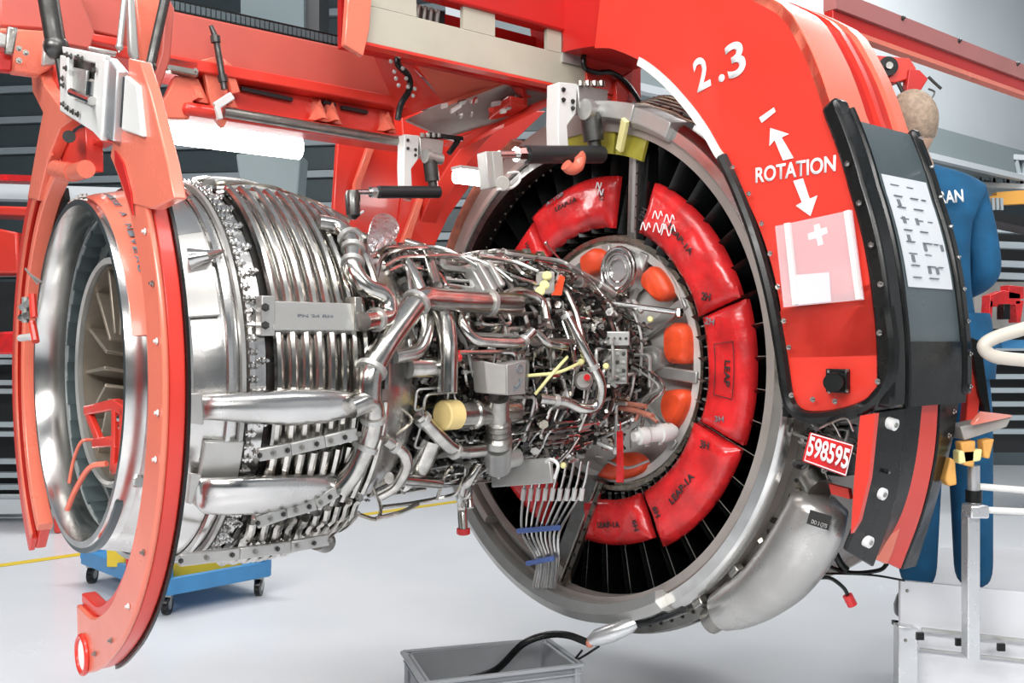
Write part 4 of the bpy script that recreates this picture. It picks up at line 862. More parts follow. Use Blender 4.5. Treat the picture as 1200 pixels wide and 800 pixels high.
for (a, c) in (((282, 104), (342, 117)), ((378, 120), (392, 123)), ((400, 126), (430, 132))):
    b = MB(); b.beam(U(a[0], a[1], -.425), U(c[0], c[1], -.425), .02, .014); part('slot', b, 'shelf', MBM, 'dark slot')
b = MB(); p = [U(x, y, -.38) for x, y in ((236, 70), (252, 66), (275, 128), (262, 150), (250, 135))]; b.prism(p, -uv * .03); part('hanger_plate', b, 'salmon', MBM, bevel=.004)
b = MB(); p = [U(x, y, -.37) for x, y in ((262, 68), (272, 76), (282, 108), (272, 110))]; b.prism(p, -uv * .03); part('hanger_plate', b, 'salmon', MBM, bevel=.004)
b = MB(); b.tube([U(247, 30, -.33), U(253, 45, -.33), U(263, 105, -.33)], [.008, .012, .012], 10); b.cyl(U(252, 42, -.33), U(253, 50, -.33), .018, 10); b.cyl(U(260, 88, -.33), U(262, 96, -.33), .018, 10); solo('gas_strut', b, 'dark', 'slim black rod hanging from the cable chain down to the hanger plate', 'strut')
b = MB(); b.beam(U(252, 125, -.33), U(272, 112, -.33), .02, .03); b.beam(U(258, 140, -.33), U(254, 124, -.33), .02, .02); solo('lever_clamp', b, 'white', 'small white lever clamp under the red hanger plate', 'clamp', bevel=.004)
# cable chain along the top
CH = thing('cable_chain', 'black and slate ribbed cable chain lying along the top of the red beam', 'cable chain', W(1.5, -.45, 1.31))
part('chain_tray', ubox(MB(), .85, 2.05, -.44, -.50, 1.345, 1.36), 'black', CH); part('chain_tray', ubox(MB(), .85, 2.05, -.43, -.50, 1.312, 1.32), 'black', CH)
lk = MB().box((0, 0, 0), ((1, 0, 0), (0, 1, 0), (0, 0, 1)), (.0075, .02, .016)); LK = local_mesh('chain_link', lk, 'teal')
for k in range(60): inst('chain_link', LK, CH, frame(W(.87 + .0195 * k, -.45, 1.333), dv, uv, zv))
# left part of beams: red cross girder structure above the yoke
LG = thing('left_crosshead', 'pale red crosshead girders above the white bracket at top left', 'girder', W(2.35, -.2, 1.0))
def up(name, pts, m, u, th=.04, T_=LG, bev=.006, label=None): return upoly(name, pts, m, T_, u, th, bev, label)
up('girder_plate', [(0, -10), (60, -10), (52, 34), (0, 30)], 'dimmed', -.30); up('girder_plate', [(0, 32), (55, 36), (75, 60), (60, 80), (46, 88), (14, 84), (20, 40), (0, 38)], 'salmon', -.27, .05)
up('girder_plate', [(68, -10), (92, -10), (112, 40), (106, 58), (70, 50), (64, 20)], 'dimmed', -.30); up('girder_plate', [(86, -10), (150, -10), (146, 45), (106, 36)], 'dimmed', -.34, .05)
up('girder_plate', [(64, 62), (94, 70), (92, 100), (68, 115), (64, 90)], 'red', -.25, .04)
up('girder_plate', [(106, 38), (145, 45), (142, 56), (108, 48)], 'red', -.30, .04); up('girder_plate', [(-5, 60), (16, 62), (14, 84), (-5, 82)], 'darkred', -.22, .04)
up('white_rail', [(104, 53), (138, 60), (136, 66), (104, 58)], 'lite', -.22, .02); up('grey_bracket', [(9, 30), (22, 32), (16, 64), (6, 62)], 'dull', -.18, .03); up('steel_clamp', [(-4, 36), (9, 40), (8, 55), (-4, 52)], 'lite', -.18, .03)
up('girder_plate', [(52, 44), (66, 46), (66, 75), (50, 76)], 'lite', -.20, .03); b = MB(); b.cyl(U(60, 58, -.17), U(63, 62, -.13), .022, 14); part('pivot_pin', b, 'dull', LG)
up('girder_plate', [(195, -10), (205, 10), (200, 70), (178, 132), (170, 128), (190, 60)], 'dimmed', -.05, .04)
up('girder_plate', [(158, -10), (190, -10), (180, 80), (166, 74)], 'salmon', -.10, .03); up('grey_bracket', [(198, 66), (234, 72), (233, 90), (192, 80)], 'dull', -.36, .05)
up('girder_plate', [(206, 88), (234, 92), (222, 140), (176, 138), (196, 110)], 'salmon', -.40, .05); up('white_strap', [(150, -10), (158, -10), (164, 68), (158, 74), (152, 60)], 'lite', -.05, .03)
for (x, y) in ((22, 57), (30, 62), (22, 71), (196, 80), (229, 83)): put_bolt(U(x, y, -.20), uv, .010, LG, 'dull')
for (a, c, r0, m, lab) in (((55, -10), (66, 55), .030, 'dark', 'thick black gas strut at the top left corner'), ((195, -8), (176, 78), .016, 'dark', 'thin black gas strut beside the near red arm top'), ((146, 0), (140, 55), .010, 'lite', 'slim steel rod behind the white bracket top')):
    b = MB(); A_, B_ = U(*a, .0), U(*c, .0); b.cyl(A_, B_, r0, 14); b.cyl(B_, B_ + (B_ - A_) * (.9 if r0 > .02 else .12), r0 * .35, 10); b.sph(B_, r0 * 1.25, 12); solo('gas_strut', b, m, lab, 'strut')
# cream box beam to the ring
CB = thing('cream_beam', 'heavy cream and red box beam with cut windows, top centre', 'beam', W(.6, .1, 1.2))
part('side_web', ubox(MB(), -.12, 1.255, -.02, 0, 1.20, 1.34), 'cream', CB, 'cream painted web', bevel=.004)
part('end_plate', ubox(MB(), -.20, .14, -.02, .012, 1.205, 1.43), 'red', CB, 'red end plate', bevel=.004)
for (s0, s1) in ((1.02, 1.26), (.64, .80), (.10, .36)):
    part('web_post', ubox(MB(), s0, s1, -.02, 0, 1.34, 1.43), 'cream', CB)
part('upper_rail', ubox(MB(), -.3, 1.33, -.06, .02, 1.43, 1.70), 'darkred', CB, 'deep red upper box', bevel=.01)  # deep red carries the shadow above the cream web
part('inner_web', ubox(MB(), -.1, 1.25, -.20, -.17, 1.22, 1.45), 'darkred', CB); part('lower_flange', ubox(MB(), -.15, 1.26, -.05, .004, 1.19, 1.20), 'red', CB)
part('end_cheek', MB().prism([U(x, y, .02) for x, y in ((408, -5), (436, -5), (433, 35), (426, 66), (404, 52))], -uv * .03), 'salmon', CB, bevel=.004)
part('sight_plate', ubox(MB(), .16, .28, -.01, .012, 1.30, 1.42), 'lite', CB, 'pale square plate'); part('deep_box', ubox(MB(), .82, 1.0, -.15, -.10, 1.34, 1.43), 'shelf', CB)
for k in range(4): b = MB(); b.cyl(W(.88 + .03 * k, -.08, 1.345), W(.87 + .03 * k, -.08, 1.42), .012, 8); part('inner_fitting', b, 'dull', CB)
# folded red plate below the cream beam
FP = thing('red_hopper_plates', 'folded bright red plates forming a wedge under the cream beam', 'steel plate', U(520, 140, -.45))
def fp_(name, pts, m, th=.02, lab=None): b = MB(); P = [U(x, y, q_) for x, y, q_ in pts]; nn = nrm(np.cross(P[1] - P[0], P[2] - P[0])); b.prism(P, nn * th); return part(name, b, m, FP, lab)
fp_('folded_plate', [(434, 48, -.20), (472, 54, -.20), (480, 75, -.2), (520, 120, -.25), (472, 138, -.4), (460, 100, -.35)], 'red'); fp_('folded_plate', [(472, 54, -.21), (640, 88, -.21), (612, 90, -.3), (520, 122, -.3)], 'salmon')
fp_('folded_plate', [(520, 50, -.5), (530, 120, -.5), (470, 62, -.5)], 'darkred'); fp_('folded_plate', [(600, 88, -.35), (680, 102, -.12), (600, 135, -.3), (520, 160, -.5), (475, 140, -.5), (520, 120, -.4)], 'grey', lab='clear greyish deck plate')
fp_('edge_strip', [(520, 121, -.26), (615, 86, -.26), (617, 89, -.26), (522, 125, -.26)], 'salmon'); fp_('edge_strip', [(620, 86, -.15), (665, 99, -.15), (664, 103, -.15), (619, 89, -.15)], 'salmon')
fp_('curved_flange', [(690, 106, -.05), (640, 120, -.15), (590, 145, -.3), (540, 170, -.5), (520, 168, -.5), (590, 135, -.35), (660, 108, -.1)], 'red')
for k in range(18):
    x = random.uniform(520, 640); y = 128 + (x - 520) * -.12 + random.uniform(-8, 12); p = U(x, y, -.24); b = MB(); b.box(p, (nrm(V(random.random(), random.random(), .3)), nrm(V(-.3, .6, .4)), nrm(V(.2, 0, 1))), (random.uniform(.008, .03), .008, .008)); part('deck_fitting', b, random.choice(['lite', 'red', 'dull', 'white']), FP)
b = MB(); b.tube(spline([U(x, y, -.17) for x, y in ((468, 58), (466, 75), (478, 88), (480, 104), (470, 122), (466, 140))]), .013, 10); CL = solo('cable_loom', b, 'black', 'black lumpy cable loom with clips running down the red wedge plates', 'cable')
for k, (x, y) in enumerate(((468, 66), (472, 80), (476, 92), (478, 102), (458, 72), (462, 84), (464, 92), (467, 100), (484, 112), (486, 104))):
    b = MB(); p = U(x, y, -.15); b.sph(p, .009, 8); part('cable_clip', b, 'lite', CL)
b = MB(); b.tube(spline([U(x, y, .04) for x, y in ((690, 52), (684, 66), (686, 80), (700, 85), (716, 85), (732, 95), (745, 112), (755, 130))]), .012, 10); solo('hose', b, 'black', 'black bent hose leaving the cream beam above the fan', 'hose')
b = MB(); P = [U(x, y, .1) for x, y in ((738, -8), (760, -8), (757, 20), (748, 33), (743, 22))]; b.prism(P, -uv * .04); solo('arm_stop', b, 'black', 'black pointed stop at the top edge between beam and ring', 'stop', bevel=.004)
b = MB(); b.prism([U(x, y, -.02) for x, y in ((690, 60), (735, 62), (762, 78), (745, 83), (700, 72))], -uv * .02); solo('guard_plate', b, 'tan', 'brown translucent guard plate under the deep red box', 'plate')
b = MB(); b.prism([U(x, y, .03) for x, y in ((722, 95), (742, 82), (740, 105), (730, 128), (723, 122))], -uv * .04); solo('stop_wedge', b, 'red', 'small bright red wedge beside the pale clamp head', 'wedge', bevel=.004)

# ================================================================== CLAMP UNITS
def clamp(prefix, lab, rod_lab, u, sc, ox, oy, hook):
    def P(x, y, du=0.): return U(ox + x * sc, oy + y * sc, u + du)
    k = abs((P(10, 0) - P(0, 0)) @ dv) / 10      # metres per design pixel
    T_ = thing('engine_mount_clamp', lab, 'clamp', P(0, 60))
    b = MB(); b.prism([P(x, y) for x, y in ((-20, -45), (2, -43), (0, -8), (-10, 6), (-8, 40), (-20, 40), (-21, 2))], -uv * k * 16); part('clamp_plate', b, 'white', T_, 'pale grey cast plate', bevel=.004)
    b = MB(); b.prism([P(x, y, .004) for x, y in ((2, -42), (38, -36), (36, -14), (26, -10), (4, -14))], -uv * k * 22); part('clamp_body', b, 'lite', T_, bevel=.004)
    for x in (6, 14, 22, 30): b = MB(); b.cyl(P(x, -40, .01), P(x, -46, .01), k * 3, 8); part('clamp_screw', b, 'dull', T_)
    for (x, y) in ((-15, -36), (-15, -24), (-4, -22), (-4, -14)): put_bolt(P(x, y, .004), uv, k * 2.2, T_, 'dark')
    b = MB(); b.cyl(P(12, -12, .03), P(34, -8, .03), k * 7, 16); b.cyl(P(10, -13, .03), P(16, -12, .03), k * 9, 16); part('pivot_barrel', b, 'lite', T_)
    b = MB(); c, d_ = P(17, -8, .02), P(22, 32, .02); b.cyl(c, c + (d_ - c) * .8, k * 9, 20); b.cyl(c + (d_ - c) * .8, d_, k * 6, 16); part('handle_grip', b, 'dark', T_, 'dark ribbed handle')
    b = MB(); c, d_ = P(-58, 40, .05), P(30, 40, .05); b.cyl(c, d_, k * 7.5, 20); R1 = part('drive_rod', b, 'shelf', T_, rod_lab)
    b = MB(); b.cyl(P(-90, 40, .05), c, k * 3.2, 12); b.cyl(P(-70, 40, .05), P(-62, 40, .05), k * 6.5, 8); b.cyl(P(-66, 34, .05), P(-66, 46, .05), k * 3, 8); part('screw_end', b, 'steel', R1)
    if hook:
        b = MB(); b.tube(spline([P(x, y, .09) for x, y in ((-12, 52), (-6, 57), (2, 54), (5, 44), (3, 40))]), k * 5, 12); part('red_hook', b, 'salmon', T_, 'red coated hook end')
        b = MB(); b.prism([P(x, y, .05) for x, y in ((-106, 36), (-94, 36), (-90, 78), (-102, 80))], -uv * k * 12); part('end_bracket', b, 'lite', T_, 'pale end bracket', bevel=.004)
        b = MB(); b.prism([P(x, y, .06) for x, y in ((-98, 36), (-86, 36), (-84, 76), (-94, 78))], -uv * k * 4); b.cyl(P(-86, 74, .055), P(-86, 74, .08), k * 6, 16); part('end_bracket', b, 'grey', T_, bevel=.003)
        b = MB(); b.tube(spline([P(x, y, .07) for x, y in ((-80, 62), (-68, 61), (-66, 70), (-76, 79), (-92, 81))]), k * 1.1, 7); part('safety_wire', b, 'white', T_)
    else:
        b = MB(); b.tube([P(-96, 38, .05), P(-96, 44, .05), P(-95, 74, .05), P(-95, 80, .05)], [k * 7, k * 9, k * 8, k * 3], 14); part('end_handle', b, 'dark', T_, 'dark grip at the rod end')
        b = MB(); b.tube([P(-96, 80, .05), P(-80, 68, .05)], k * 1.4, 7); part('safety_wire', b, 'white', T_)
        b = MB(); b.tube([P(-14, 38, .01), P(-16, 52, .01)], [k * 6, k * 5], 10); part('red_foot', b, 'salmon', T_, 'red coated tip')
    return T_
clamp('right', 'pale cast clamp with dark handle and red hook at the top of the fan', 'dark horizontal drive rod', .16, 1.0, 675, 141, True)
clamp('left', 'pale clamp with dark handle in front of the red plate left of the fan', 'dark horizontal drive rod', -.30, .80, 490, 193, False)
b = MB(); b.beam(U(500, 158, -.3), U(541, 163, -.3), .03, .02); b.beam(U(538, 163, -.3), U(526, 180, -.3), .02, .02); solo('black_catch', b, 'black', 'black angled catch right of the left clamp head', 'catch', bevel=.003)

# ================================================================== YOKE ARMS AND CARRIAGE at the exhaust
YS0, YS1 = 2.27, 2.215; YU, YZ = .04, -.015
def yp(t, r, s_): a = math.radians(t); return W(s_, YU + r * math.cos(a), YZ + r * math.sin(a))
def yarc(t0, t1, s0, s1, ri, ro, n=44):
    v = []; f = []
    for i in range(n + 1):
        t = t0 + (t1 - t0) * i / n
        for (s_, r_) in ((s0, ri(t)), (s0, ro(t)), (s1, ro(t)), (s1, ri(t))): v.append(yp(t, r_, s_))
    for i in range(n):
        for j in range(4): a = i * 4; c = a + 4; f.append((a + j, c + j, c + (j + 1) % 4, a + (j + 1) % 4))
    f += [(0, 1, 2, 3), (n * 4 + 3, n * 4 + 2, n * 4 + 1, n * 4)]; return MB().add(v, f)
NA = thing('curved_cradle', 'large near red curved arm in front of the exhaust, ending in a holed foot', 'cradle', yp(-80, .8, 2.22))
nin = lambda t: float(np.interp(t, [-86, -80, -70, -55, 30, 50, 64], [.63, .64, .675, .685, .685, .69, .70])); nout = lambda t: float(np.interp(t, [-86, -60, 40, 52, 64], [.86, .835, .825, .84, .86]))
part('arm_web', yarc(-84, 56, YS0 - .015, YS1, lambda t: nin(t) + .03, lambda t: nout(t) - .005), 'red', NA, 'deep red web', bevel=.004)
part('face_flange', yarc(-84, 56, YS0, YS0 - .015, lambda t: nin(t) + .03, nout), 'salmon', NA, 'sunlit salmon face', bevel=.006)  # paler red paints the light falling on this face
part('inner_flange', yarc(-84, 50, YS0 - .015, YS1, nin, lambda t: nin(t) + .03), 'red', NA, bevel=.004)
part('rubber_lip', yarc(-72, 56, YS1, YS1 - .008, lambda t: .79, lambda t: nout(t) + .006), 'black', NA, 'black rubber lip')
b = MB(); cc = yp(-79, .80, YS0 + .001); b.tube([cc - dv * .001, cc + dv * .004], [.05, .05], 24, True); part('foot_hole_disc', b, 'whiteink', NA, 'pale lined hole', bevel=0)  # white disc stands in for pale floor seen through the foot
b = MB(); b.hoop(cc + dv * .004, dv, .052, .008, 24, 8); part('hole_rim', b, 'red', NA)
b = MB(); P = [yp(t, r, YS0 + .004) for t, r in ((34, .755), (38, .775), (46, .785), (52, .77), (50, .745), (42, .745))]; b.prism(P, dv * .004); part('arm_slot', b, 'darkred', NA, 'long recessed slot')
for t in (28, 18, 8, -4, -12, -30, -44, -58, -70): put_bolt(yp(t, .80, YS0 + .002), dv, .008, NA, 'dull' if t % 4 else 'white')
for t in (-20, -36, -52): put_bolt(yp(t, .70, YS0 - .02), dv, .007, NA, 'steel')
FA = thing('curved_cradle', 'slimmer far red curved arm at the left edge behind the exhaust rim', 'cradle', yp(-133, .8, 2.22))
fin = lambda t: .70; fout = lambda t: .822
part('arm_web', yarc(108, 228, YS0 - .02, YS1, lambda t: .69, lambda t: .815), 'red', FA, bevel=.006)
part('face_flange', yarc(106, 228, YS0, YS0 - .02, lambda t: .755, fout), 'red', FA, bevel=.004)
part('face_highlight', yarc(106, 228, YS0 + .006, YS0, lambda t: .725, lambda t: .75), 'salmon', FA, 'pale highlight bead')  # pale strip paints the highlight along the far arm
part('inner_flange', yarc(106, 229, YS0 - .005, YS1, lambda t: .665, lambda t: .70), 'salmon', FA, bevel=.004)
part('rubber_lip', yarc(118, 222, YS1, YS1 - .02, lambda t: .655, lambda t: .70), 'black', FA)
T_ = thing('hinge_clamp', 'small steel and red hinge fitting on the inside of the far arm', 'hinge', S(34, 385, 2.28))
for (x0, y0, x1, y1, m) in ((30, 348, 30, 378, 'lite'), (38, 345, 40, 372, 'red'), (26, 360, 38, 352, 'lite'), (25, 372, 36, 368, 'dull'), (38, 378, 42, 400, 'red'), (24, 396, 40, 394, 'white')):
    b = MB(); b.cyl(S(x0, y0, 2.30), S(x1, y1, 2.30), .012, 8); part('hinge_pin', b, m, T_)
for pp in ([(30, 315), (44, 332)], [(36, 322), (48, 330)]): b = MB(); b.tube([S(x, y, 2.29) for x, y in pp], .004, 6); part('split_pin', b, 'lite', T_)
# carriage between arms (white bracket)
CR = thing('cradle_carriage', 'white machined carriage bracket holding the tops of both red arms', 'carriage', S(105, 160, 2.30))
def sp_(name, pts, m, s_=2.30, th=.018, lab=None, bev=.004, par=None): b = MB(); b.prism([S(x, y, s_) for x, y in pts], -dv * th); return part(name, b, m, par or CR, lab, bevel=bev)
sp_('face_plate', [(72, 54), (122, 64), (120, 76), (74, 65)], 'white'); sp_('face_plate', [(70, 64), (79, 66), (79, 118), (70, 110)], 'white'); sp_('face_plate', [(70, 106), (112, 126), (117, 160), (70, 130)], 'white')
sp_('face_plate', [(112, 68), (124, 70), (118, 165), (106, 152)], 'white'); sp_('side_column', [(124, 66), (137, 82), (132, 165), (118, 160)], 'alu', 2.295, .03, 'brushed side column')
sp_('side_column', [(137, 84), (146, 90), (142, 150), (133, 148)], 'shelf', 2.28, .02); sp_('side_column', [(146, 88), (160, 100), (166, 160), (142, 152)], 'white', 2.285, .02)
sp_('inner_block', [(82, 78), (101, 82), (99, 112), (82, 106)], 'lite', 2.285, .01); sp_('inner_block', [(104, 92), (117, 94), (114, 126), (104, 122)], 'grey', 2.283, .01); sp_('back_plate', [(76, 66), (120, 76), (114, 150), (76, 120)], 'dark', 2.270, .01)
b = MB(); b.cyl(S(109, 96, 2.30), S(107, 122, 2.30), .016, 14); part('steel_roller', b, 'steel', CR); b = MB(); b.cyl(S(84, 108, 2.31), S(108, 118, 2.31), .012, 10); part('steel_roller', b, 'steel', CR)
for (x, y) in ((79, 64), (84, 66), (92, 67), (97, 69), (78, 80), (112, 82), (75, 122), (80, 127), (86, 131), (92, 134), (74, 92), (75, 100)): put_bolt(S(x, y, 2.305), dv, .009, CR, 'dark')
sp_('arm_root', [(36, 78), (44, 76), (52, 100), (68, 122), (84, 140), (70, 150), (56, 185), (44, 235), (32, 232), (42, 175), (50, 132), (38, 108)], 'salmon', 2.28, .04, 'pale red root of the far arm', par=CR)
sp_('arm_root', [(130, 160), (146, 152), (150, 90), (150, 68), (164, 72), (176, 110), (186, 150), (196, 190), (204, 232), (178, 245), (156, 240), (142, 205)], 'salmon', 2.273, .03, 'pale red root of the near arm')
sp_('hanging_lug', [(92, 150), (100, 148), (101, 200), (84, 202), (66, 194), (72, 165), (82, 160)], 'red', 2.24, .05, 'red hanging lug'); sp_('hanging_lug', [(100, 158), (116, 165), (104, 172)], 'red', 2.22, .05)
b = MB(); b.cyl(S(66, 198, 2.26), S(86, 202, 2.26), .028, 16); b.cyl(S(88, 202, 2.26), S(101, 198, 2.26), .026, 16); part('lug_roller', b, 'salmon', CR); b = MB(); b.cyl(S(81, 160, 2.27), S(81, 160, 2.30), .018, 12); part('lug_pin', b, 'dark', CR)

# ================================================================== LAMPS OF THE STAND
for (a, c, r0, lab) in ((U(181, 152, -.72), U(352, 174, -.72), .048, 'long glowing white tube lamp under the red beam left of the engine'), (U(534, 206, -.5), U(566, 210, -.5), .034, 'short glowing white tube lamp beside the dark fan duct')):
    b = MB(); b.tube([a, a + (c - a) * .01, a + (c - a) * .99, c], [r0 * .7, r0, r0, r0 * .7], 20); T_ = thing('tube_lamp', lab, 'lamp', (a + c) / 2); part('glowing_tube', b, 'lamp', T_)
    b = MB(); b.beam(a + zv * r0 * 1.1, c + zv * r0 * 1.1, r0 * 2.2, .015); part('lamp_housing', b, 'white', T_)

# ================================================================== RIGHT: outgoing beam, trolley end, background
b = MB(); RB = thing('outgoing_beam', 'long dull red beam running off to the upper right corner', 'beam', W(-1.4, .9, 1.4))
part('beam_side', ubox(MB(), -4.6, -.40, .84, .9, 1.435, 1.51), 'salmon', RB, 'washed out pink upper band'); bpy.data.objects['beam_side'].data.materials[0] = M['faded']
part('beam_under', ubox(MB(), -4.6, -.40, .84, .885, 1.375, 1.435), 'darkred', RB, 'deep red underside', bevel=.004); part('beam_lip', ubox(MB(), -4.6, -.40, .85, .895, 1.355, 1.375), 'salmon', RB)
for s_ in (-.9, -1.4, -2.0): put_bolt(W(s_, .9, 1.50), uv, .012, RB, 'dark')
TE = thing('end_trolley', 'short orange red arm with black round hub beside the top of the ring', 'trolley', W(-.5, 1.1, 1.1))
YT = 3.75
def dp(name, pts, Y, m, th, T_, lab=None, bev=.004, label=None): b = MB(); b.prism([D(x, y, Y) for x, y in pts], V(0, th, 0)); return part(name, b, m, T_, lab, bevel=bev)
dp('trolley_plate', [(1000, 62), (1066, 68), (1074, 80), (1066, 92), (1050, 97), (1004, 94)], YT, 'salmon', .05, TE); bpy.data.objects['trolley_plate'].data.materials[0] = M['red']
b = MB(); c = D(1039, 79, YT); b.cyl(c, c - V(0, .02, 0), .038, 24); hb = part('hub', b, 'black', TE); b = MB(); b.cyl(c - V(0, .02, 0), c - V(0, .03, 0), .014, 16); part('hub_bolt', b, 'dull', hb)
dp('hinge_block', [(1066, 80), (1078, 82), (1088, 92), (1078, 108), (1066, 118), (1060, 118)], YT - .02, 'darkred', .05, TE); b = MB()
b.tube([D(1088, 90, YT), D(1094, 96, YT), D(1103, 104, YT)], .006, 8); part('catch_lever', b, 'dark', TE); b = MB(); b.tube(spline([D(1082, 112, YT), D(1090, 116, YT), D(1095, 108, YT), D(1088, 104, YT)]), .004, 7); part('catch_wire', b, 'dark', TE); b = MB(); b.tube([D(1052, 96, YT), D(1058, 108, YT), D(1062, 118, YT)], .008, 8); part('catch_link', b, 'dark', TE)
dp('steel_tip', [(1062, 114), (1072, 116), (1070, 121), (1060, 119)], YT - .03, 'steel', .03, TE)
# duct overhead, far right
DU = thing('air_duct', 'wide pale grey overhead duct crossing the upper right background', 'duct', W(-5, -1.6, 2.2))
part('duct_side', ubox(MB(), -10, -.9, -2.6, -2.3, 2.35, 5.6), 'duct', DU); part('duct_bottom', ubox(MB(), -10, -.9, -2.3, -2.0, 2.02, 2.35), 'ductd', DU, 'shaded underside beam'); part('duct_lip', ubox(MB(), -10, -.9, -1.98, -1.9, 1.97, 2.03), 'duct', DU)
# far steelwork
TR = thing('roof_truss', 'pale lattice roof truss far behind at upper right', 'truss', D(1150, 215, 11.2))
for y in (182, 204, 216): b = MB(); b.beam(D(1050, y - 4, 11.2), D(1260, y + 6, 11.2), .08, .06); part('truss_chord', b, 'duct', TR)
for k in range(12): b = MB(); x = 1060 + 16 * k; b.beam(D(x, 181, 11.2), D(x + 8, 216, 11.2), .05, .05); b.beam(D(x + 16, 181, 11.2), D(x + 8, 216, 11.2), .05, .05); part('truss_web', b, 'walllight', TR)
CG = thing('crane_girder', 'orange overhead crane girder far behind the worker', 'crane', D(1170, 240, 11))
for (x0, x1, y0, y1) in ((1135, 1168, 232, 244), (1168, 1210, 225, 240)): b = MB(); b.prism([D(x0, y0, 11), D(x1, y0 - 3, 11), D(x1, y1 - 2, 11), D(x0, y1, 11)], V(0, .1, 0)); part('girder_panel', b, 'oranger', CG)
for k in range(8): b = MB(); x = 1138 + 5 * k; b.beam(D(x, 232, 10.9), D(x + 1, 246, 10.9), .03, .03); part('girder_post', b, 'walllight', CG)
RK = thing('storage_rack', 'tall dark storage rack with white rails, far right behind the railing', 'rack', D(1180, 530, 9))
b = MB(); b.prism([D(1140, 262, 9.3), D(1300, 262, 9.3), D(1300, 530, 9.3), D(1140, 530, 9.3)], V(0, .05, 0)); part('rack_back', b, 'shelf', RK)
for y in (268, 286, 308, 322, 408, 424, 441, 457, 473, 489, 505): b = MB(); b.beam(D(1142, y, 9), D(1290, y + (6 if y < 330 else 0), 9), .1, .045 if y > 330 else .06); part('rack_rail', b, 'walllight', RK)
b = MB(); b.prism([D(1142, 330, 9), D(1290, 330, 9), D(1290, 385, 9), D(1142, 385, 9)], V(0, .05, 0)); part('rack_panel', b, 'grey', RK)
b = MB(); b.prism([D(1163, 246, 8), D(1230, 262, 8), D(1230, 272, 8), D(1163, 258, 8)], V(0, .3, 0)); solo('dark_girder', b, 'shelf', 'dark horizontal girder end at the right edge below the orange crane', 'girder')
RM_ = thing('red_machine', 'small red machine on thin legs in the right background', 'machine', D(1178, 378, 8.5))
for pp in ([(1160, 346), (1176, 340), (1196, 344), (1196, 356), (1160, 360)], [(1182, 334), (1200, 336), (1200, 350), (1182, 350)], [(1160, 352), (1164, 352), (1162, 378), (1158, 378)], [(1190, 352), (1200, 352), (1196, 378), (1192, 378)]): dp('machine_body', pp, 8.5, 'pad', .15, RM_)
dp('machine_motor', [(1176, 356), (1184, 356), (1184, 374), (1176, 374)], 8.4, 'black', .12, RM_)
# left background: racks and red machines
LR = thing('low_rack', 'dark low rack with pale rails at the left edge of the frame', 'rack', D(10, 600, 9))
b = MB(); b.prism([D(-120, 330, 9.3), D(36, 330, 9.3), D(36, 586, 9.3), D(-120, 586, 9.3)], V(0, .05, 0)); part('rack_back', b, 'shelf', LR)
for y in (416, 424, 448, 458, 497, 508, 540, 556, 570): b = MB(); b.beam(D(-110, y, 9), D(44, y, 9), .1, .045); part('rack_rail', b, 'walllight', LR)
b = MB(); b.prism([D(-120, 585, 8.6), D(70, 585, 8.6), D(70, 600, 8.6), D(-120, 606, 8.6)], V(0, .3, 0)); part('rack_foot', b, 'duct', LR)
for k, (pp, m) in enumerate((([(-30, 262), (20, 272), (22, 320), (-30, 320)], 'red'), ([(-30, 240), (60, 243), (58, 254), (-30, 250)], 'red'), ([(-30, 390), (18, 388), (18, 415), (-30, 415)], 'pad'), ([(66, 238), (96, 232), (96, 246), (70, 260), (70, 625), (62, 625), (62, 250)], 'red'))):
    b = MB(); b.prism([D(x, y, 8.2) for x, y in pp], V(0, .4, 0)); solo('background_machine', b, m, ('boxy red machine in the left background behind the far arm', 'flat red cover strip above the boxy red machine at left', 'dark red drum low at the left edge', 'small red box on a thin leg seen just above the exhaust rim')[k], 'machine', bevel=.02)
b = MB(); b.prism([D(x, y, 10.5) for x, y in ((74, 220), (105, 221), (105, 236), (74, 236))], V(0, .3, 0)); solo('wall_cabinet', b, 'teal', 'dark square cabinet above the exhaust rim, far behind', 'cabinet')
b = MB(); b.prism([D(x, y, 8.8) for x, y in ((-40, 203), (60, 206), (60, 213), (-40, 210))], V(0, .2, 0)); solo('red_rail', b, 'pad', 'thin red rail crossing behind the far arm above the machines', 'rail')
b = MB(); b.prism([D(x, y, 9.5) for x, y in ((-40, 214), (150, 220), (150, 236), (-40, 232))], V(0, .2, 0)); solo('grey_gallery', b, 'duct', 'pale grey gallery edge behind the exhaust rim', 'gallery')
# dark tall blocks high behind the beam
for k, (x0, x1, y1, m, lab) in enumerate(((282, 356, 60, 'teal', 'dark green tall cabinet block above the cable chain'), (354, 374, 62, 'shelf', 'narrow near-black column beside the dark block'))):
    b = MB(); b.prism([D(x0, -60, 9 + k * .1), D(x1, -60, 9 + k * .1), D(x1, y1 + 20, 9 + k * .1), D(x0, y1 + 20, 9 + k * .1)], V(0, .5, 0)); solo('hanging_cabinet', b, m, lab, 'cabinet')
b = MB(); b.prism([D(x, y, 10) for x, y in ((276, 180), (352, 180), (346, 262), (286, 262))], V(0, .4, 0)); b.beam(D(314, 185, 10.2), V(D(314, 185, 10.2)[0], 10.2, 7.5), .1, .1, (0, 1, 0)); solo('floodlight_box', b, 'ductd', 'grey tapering box hanging behind the engine under the lamp', 'box', bevel=.02)

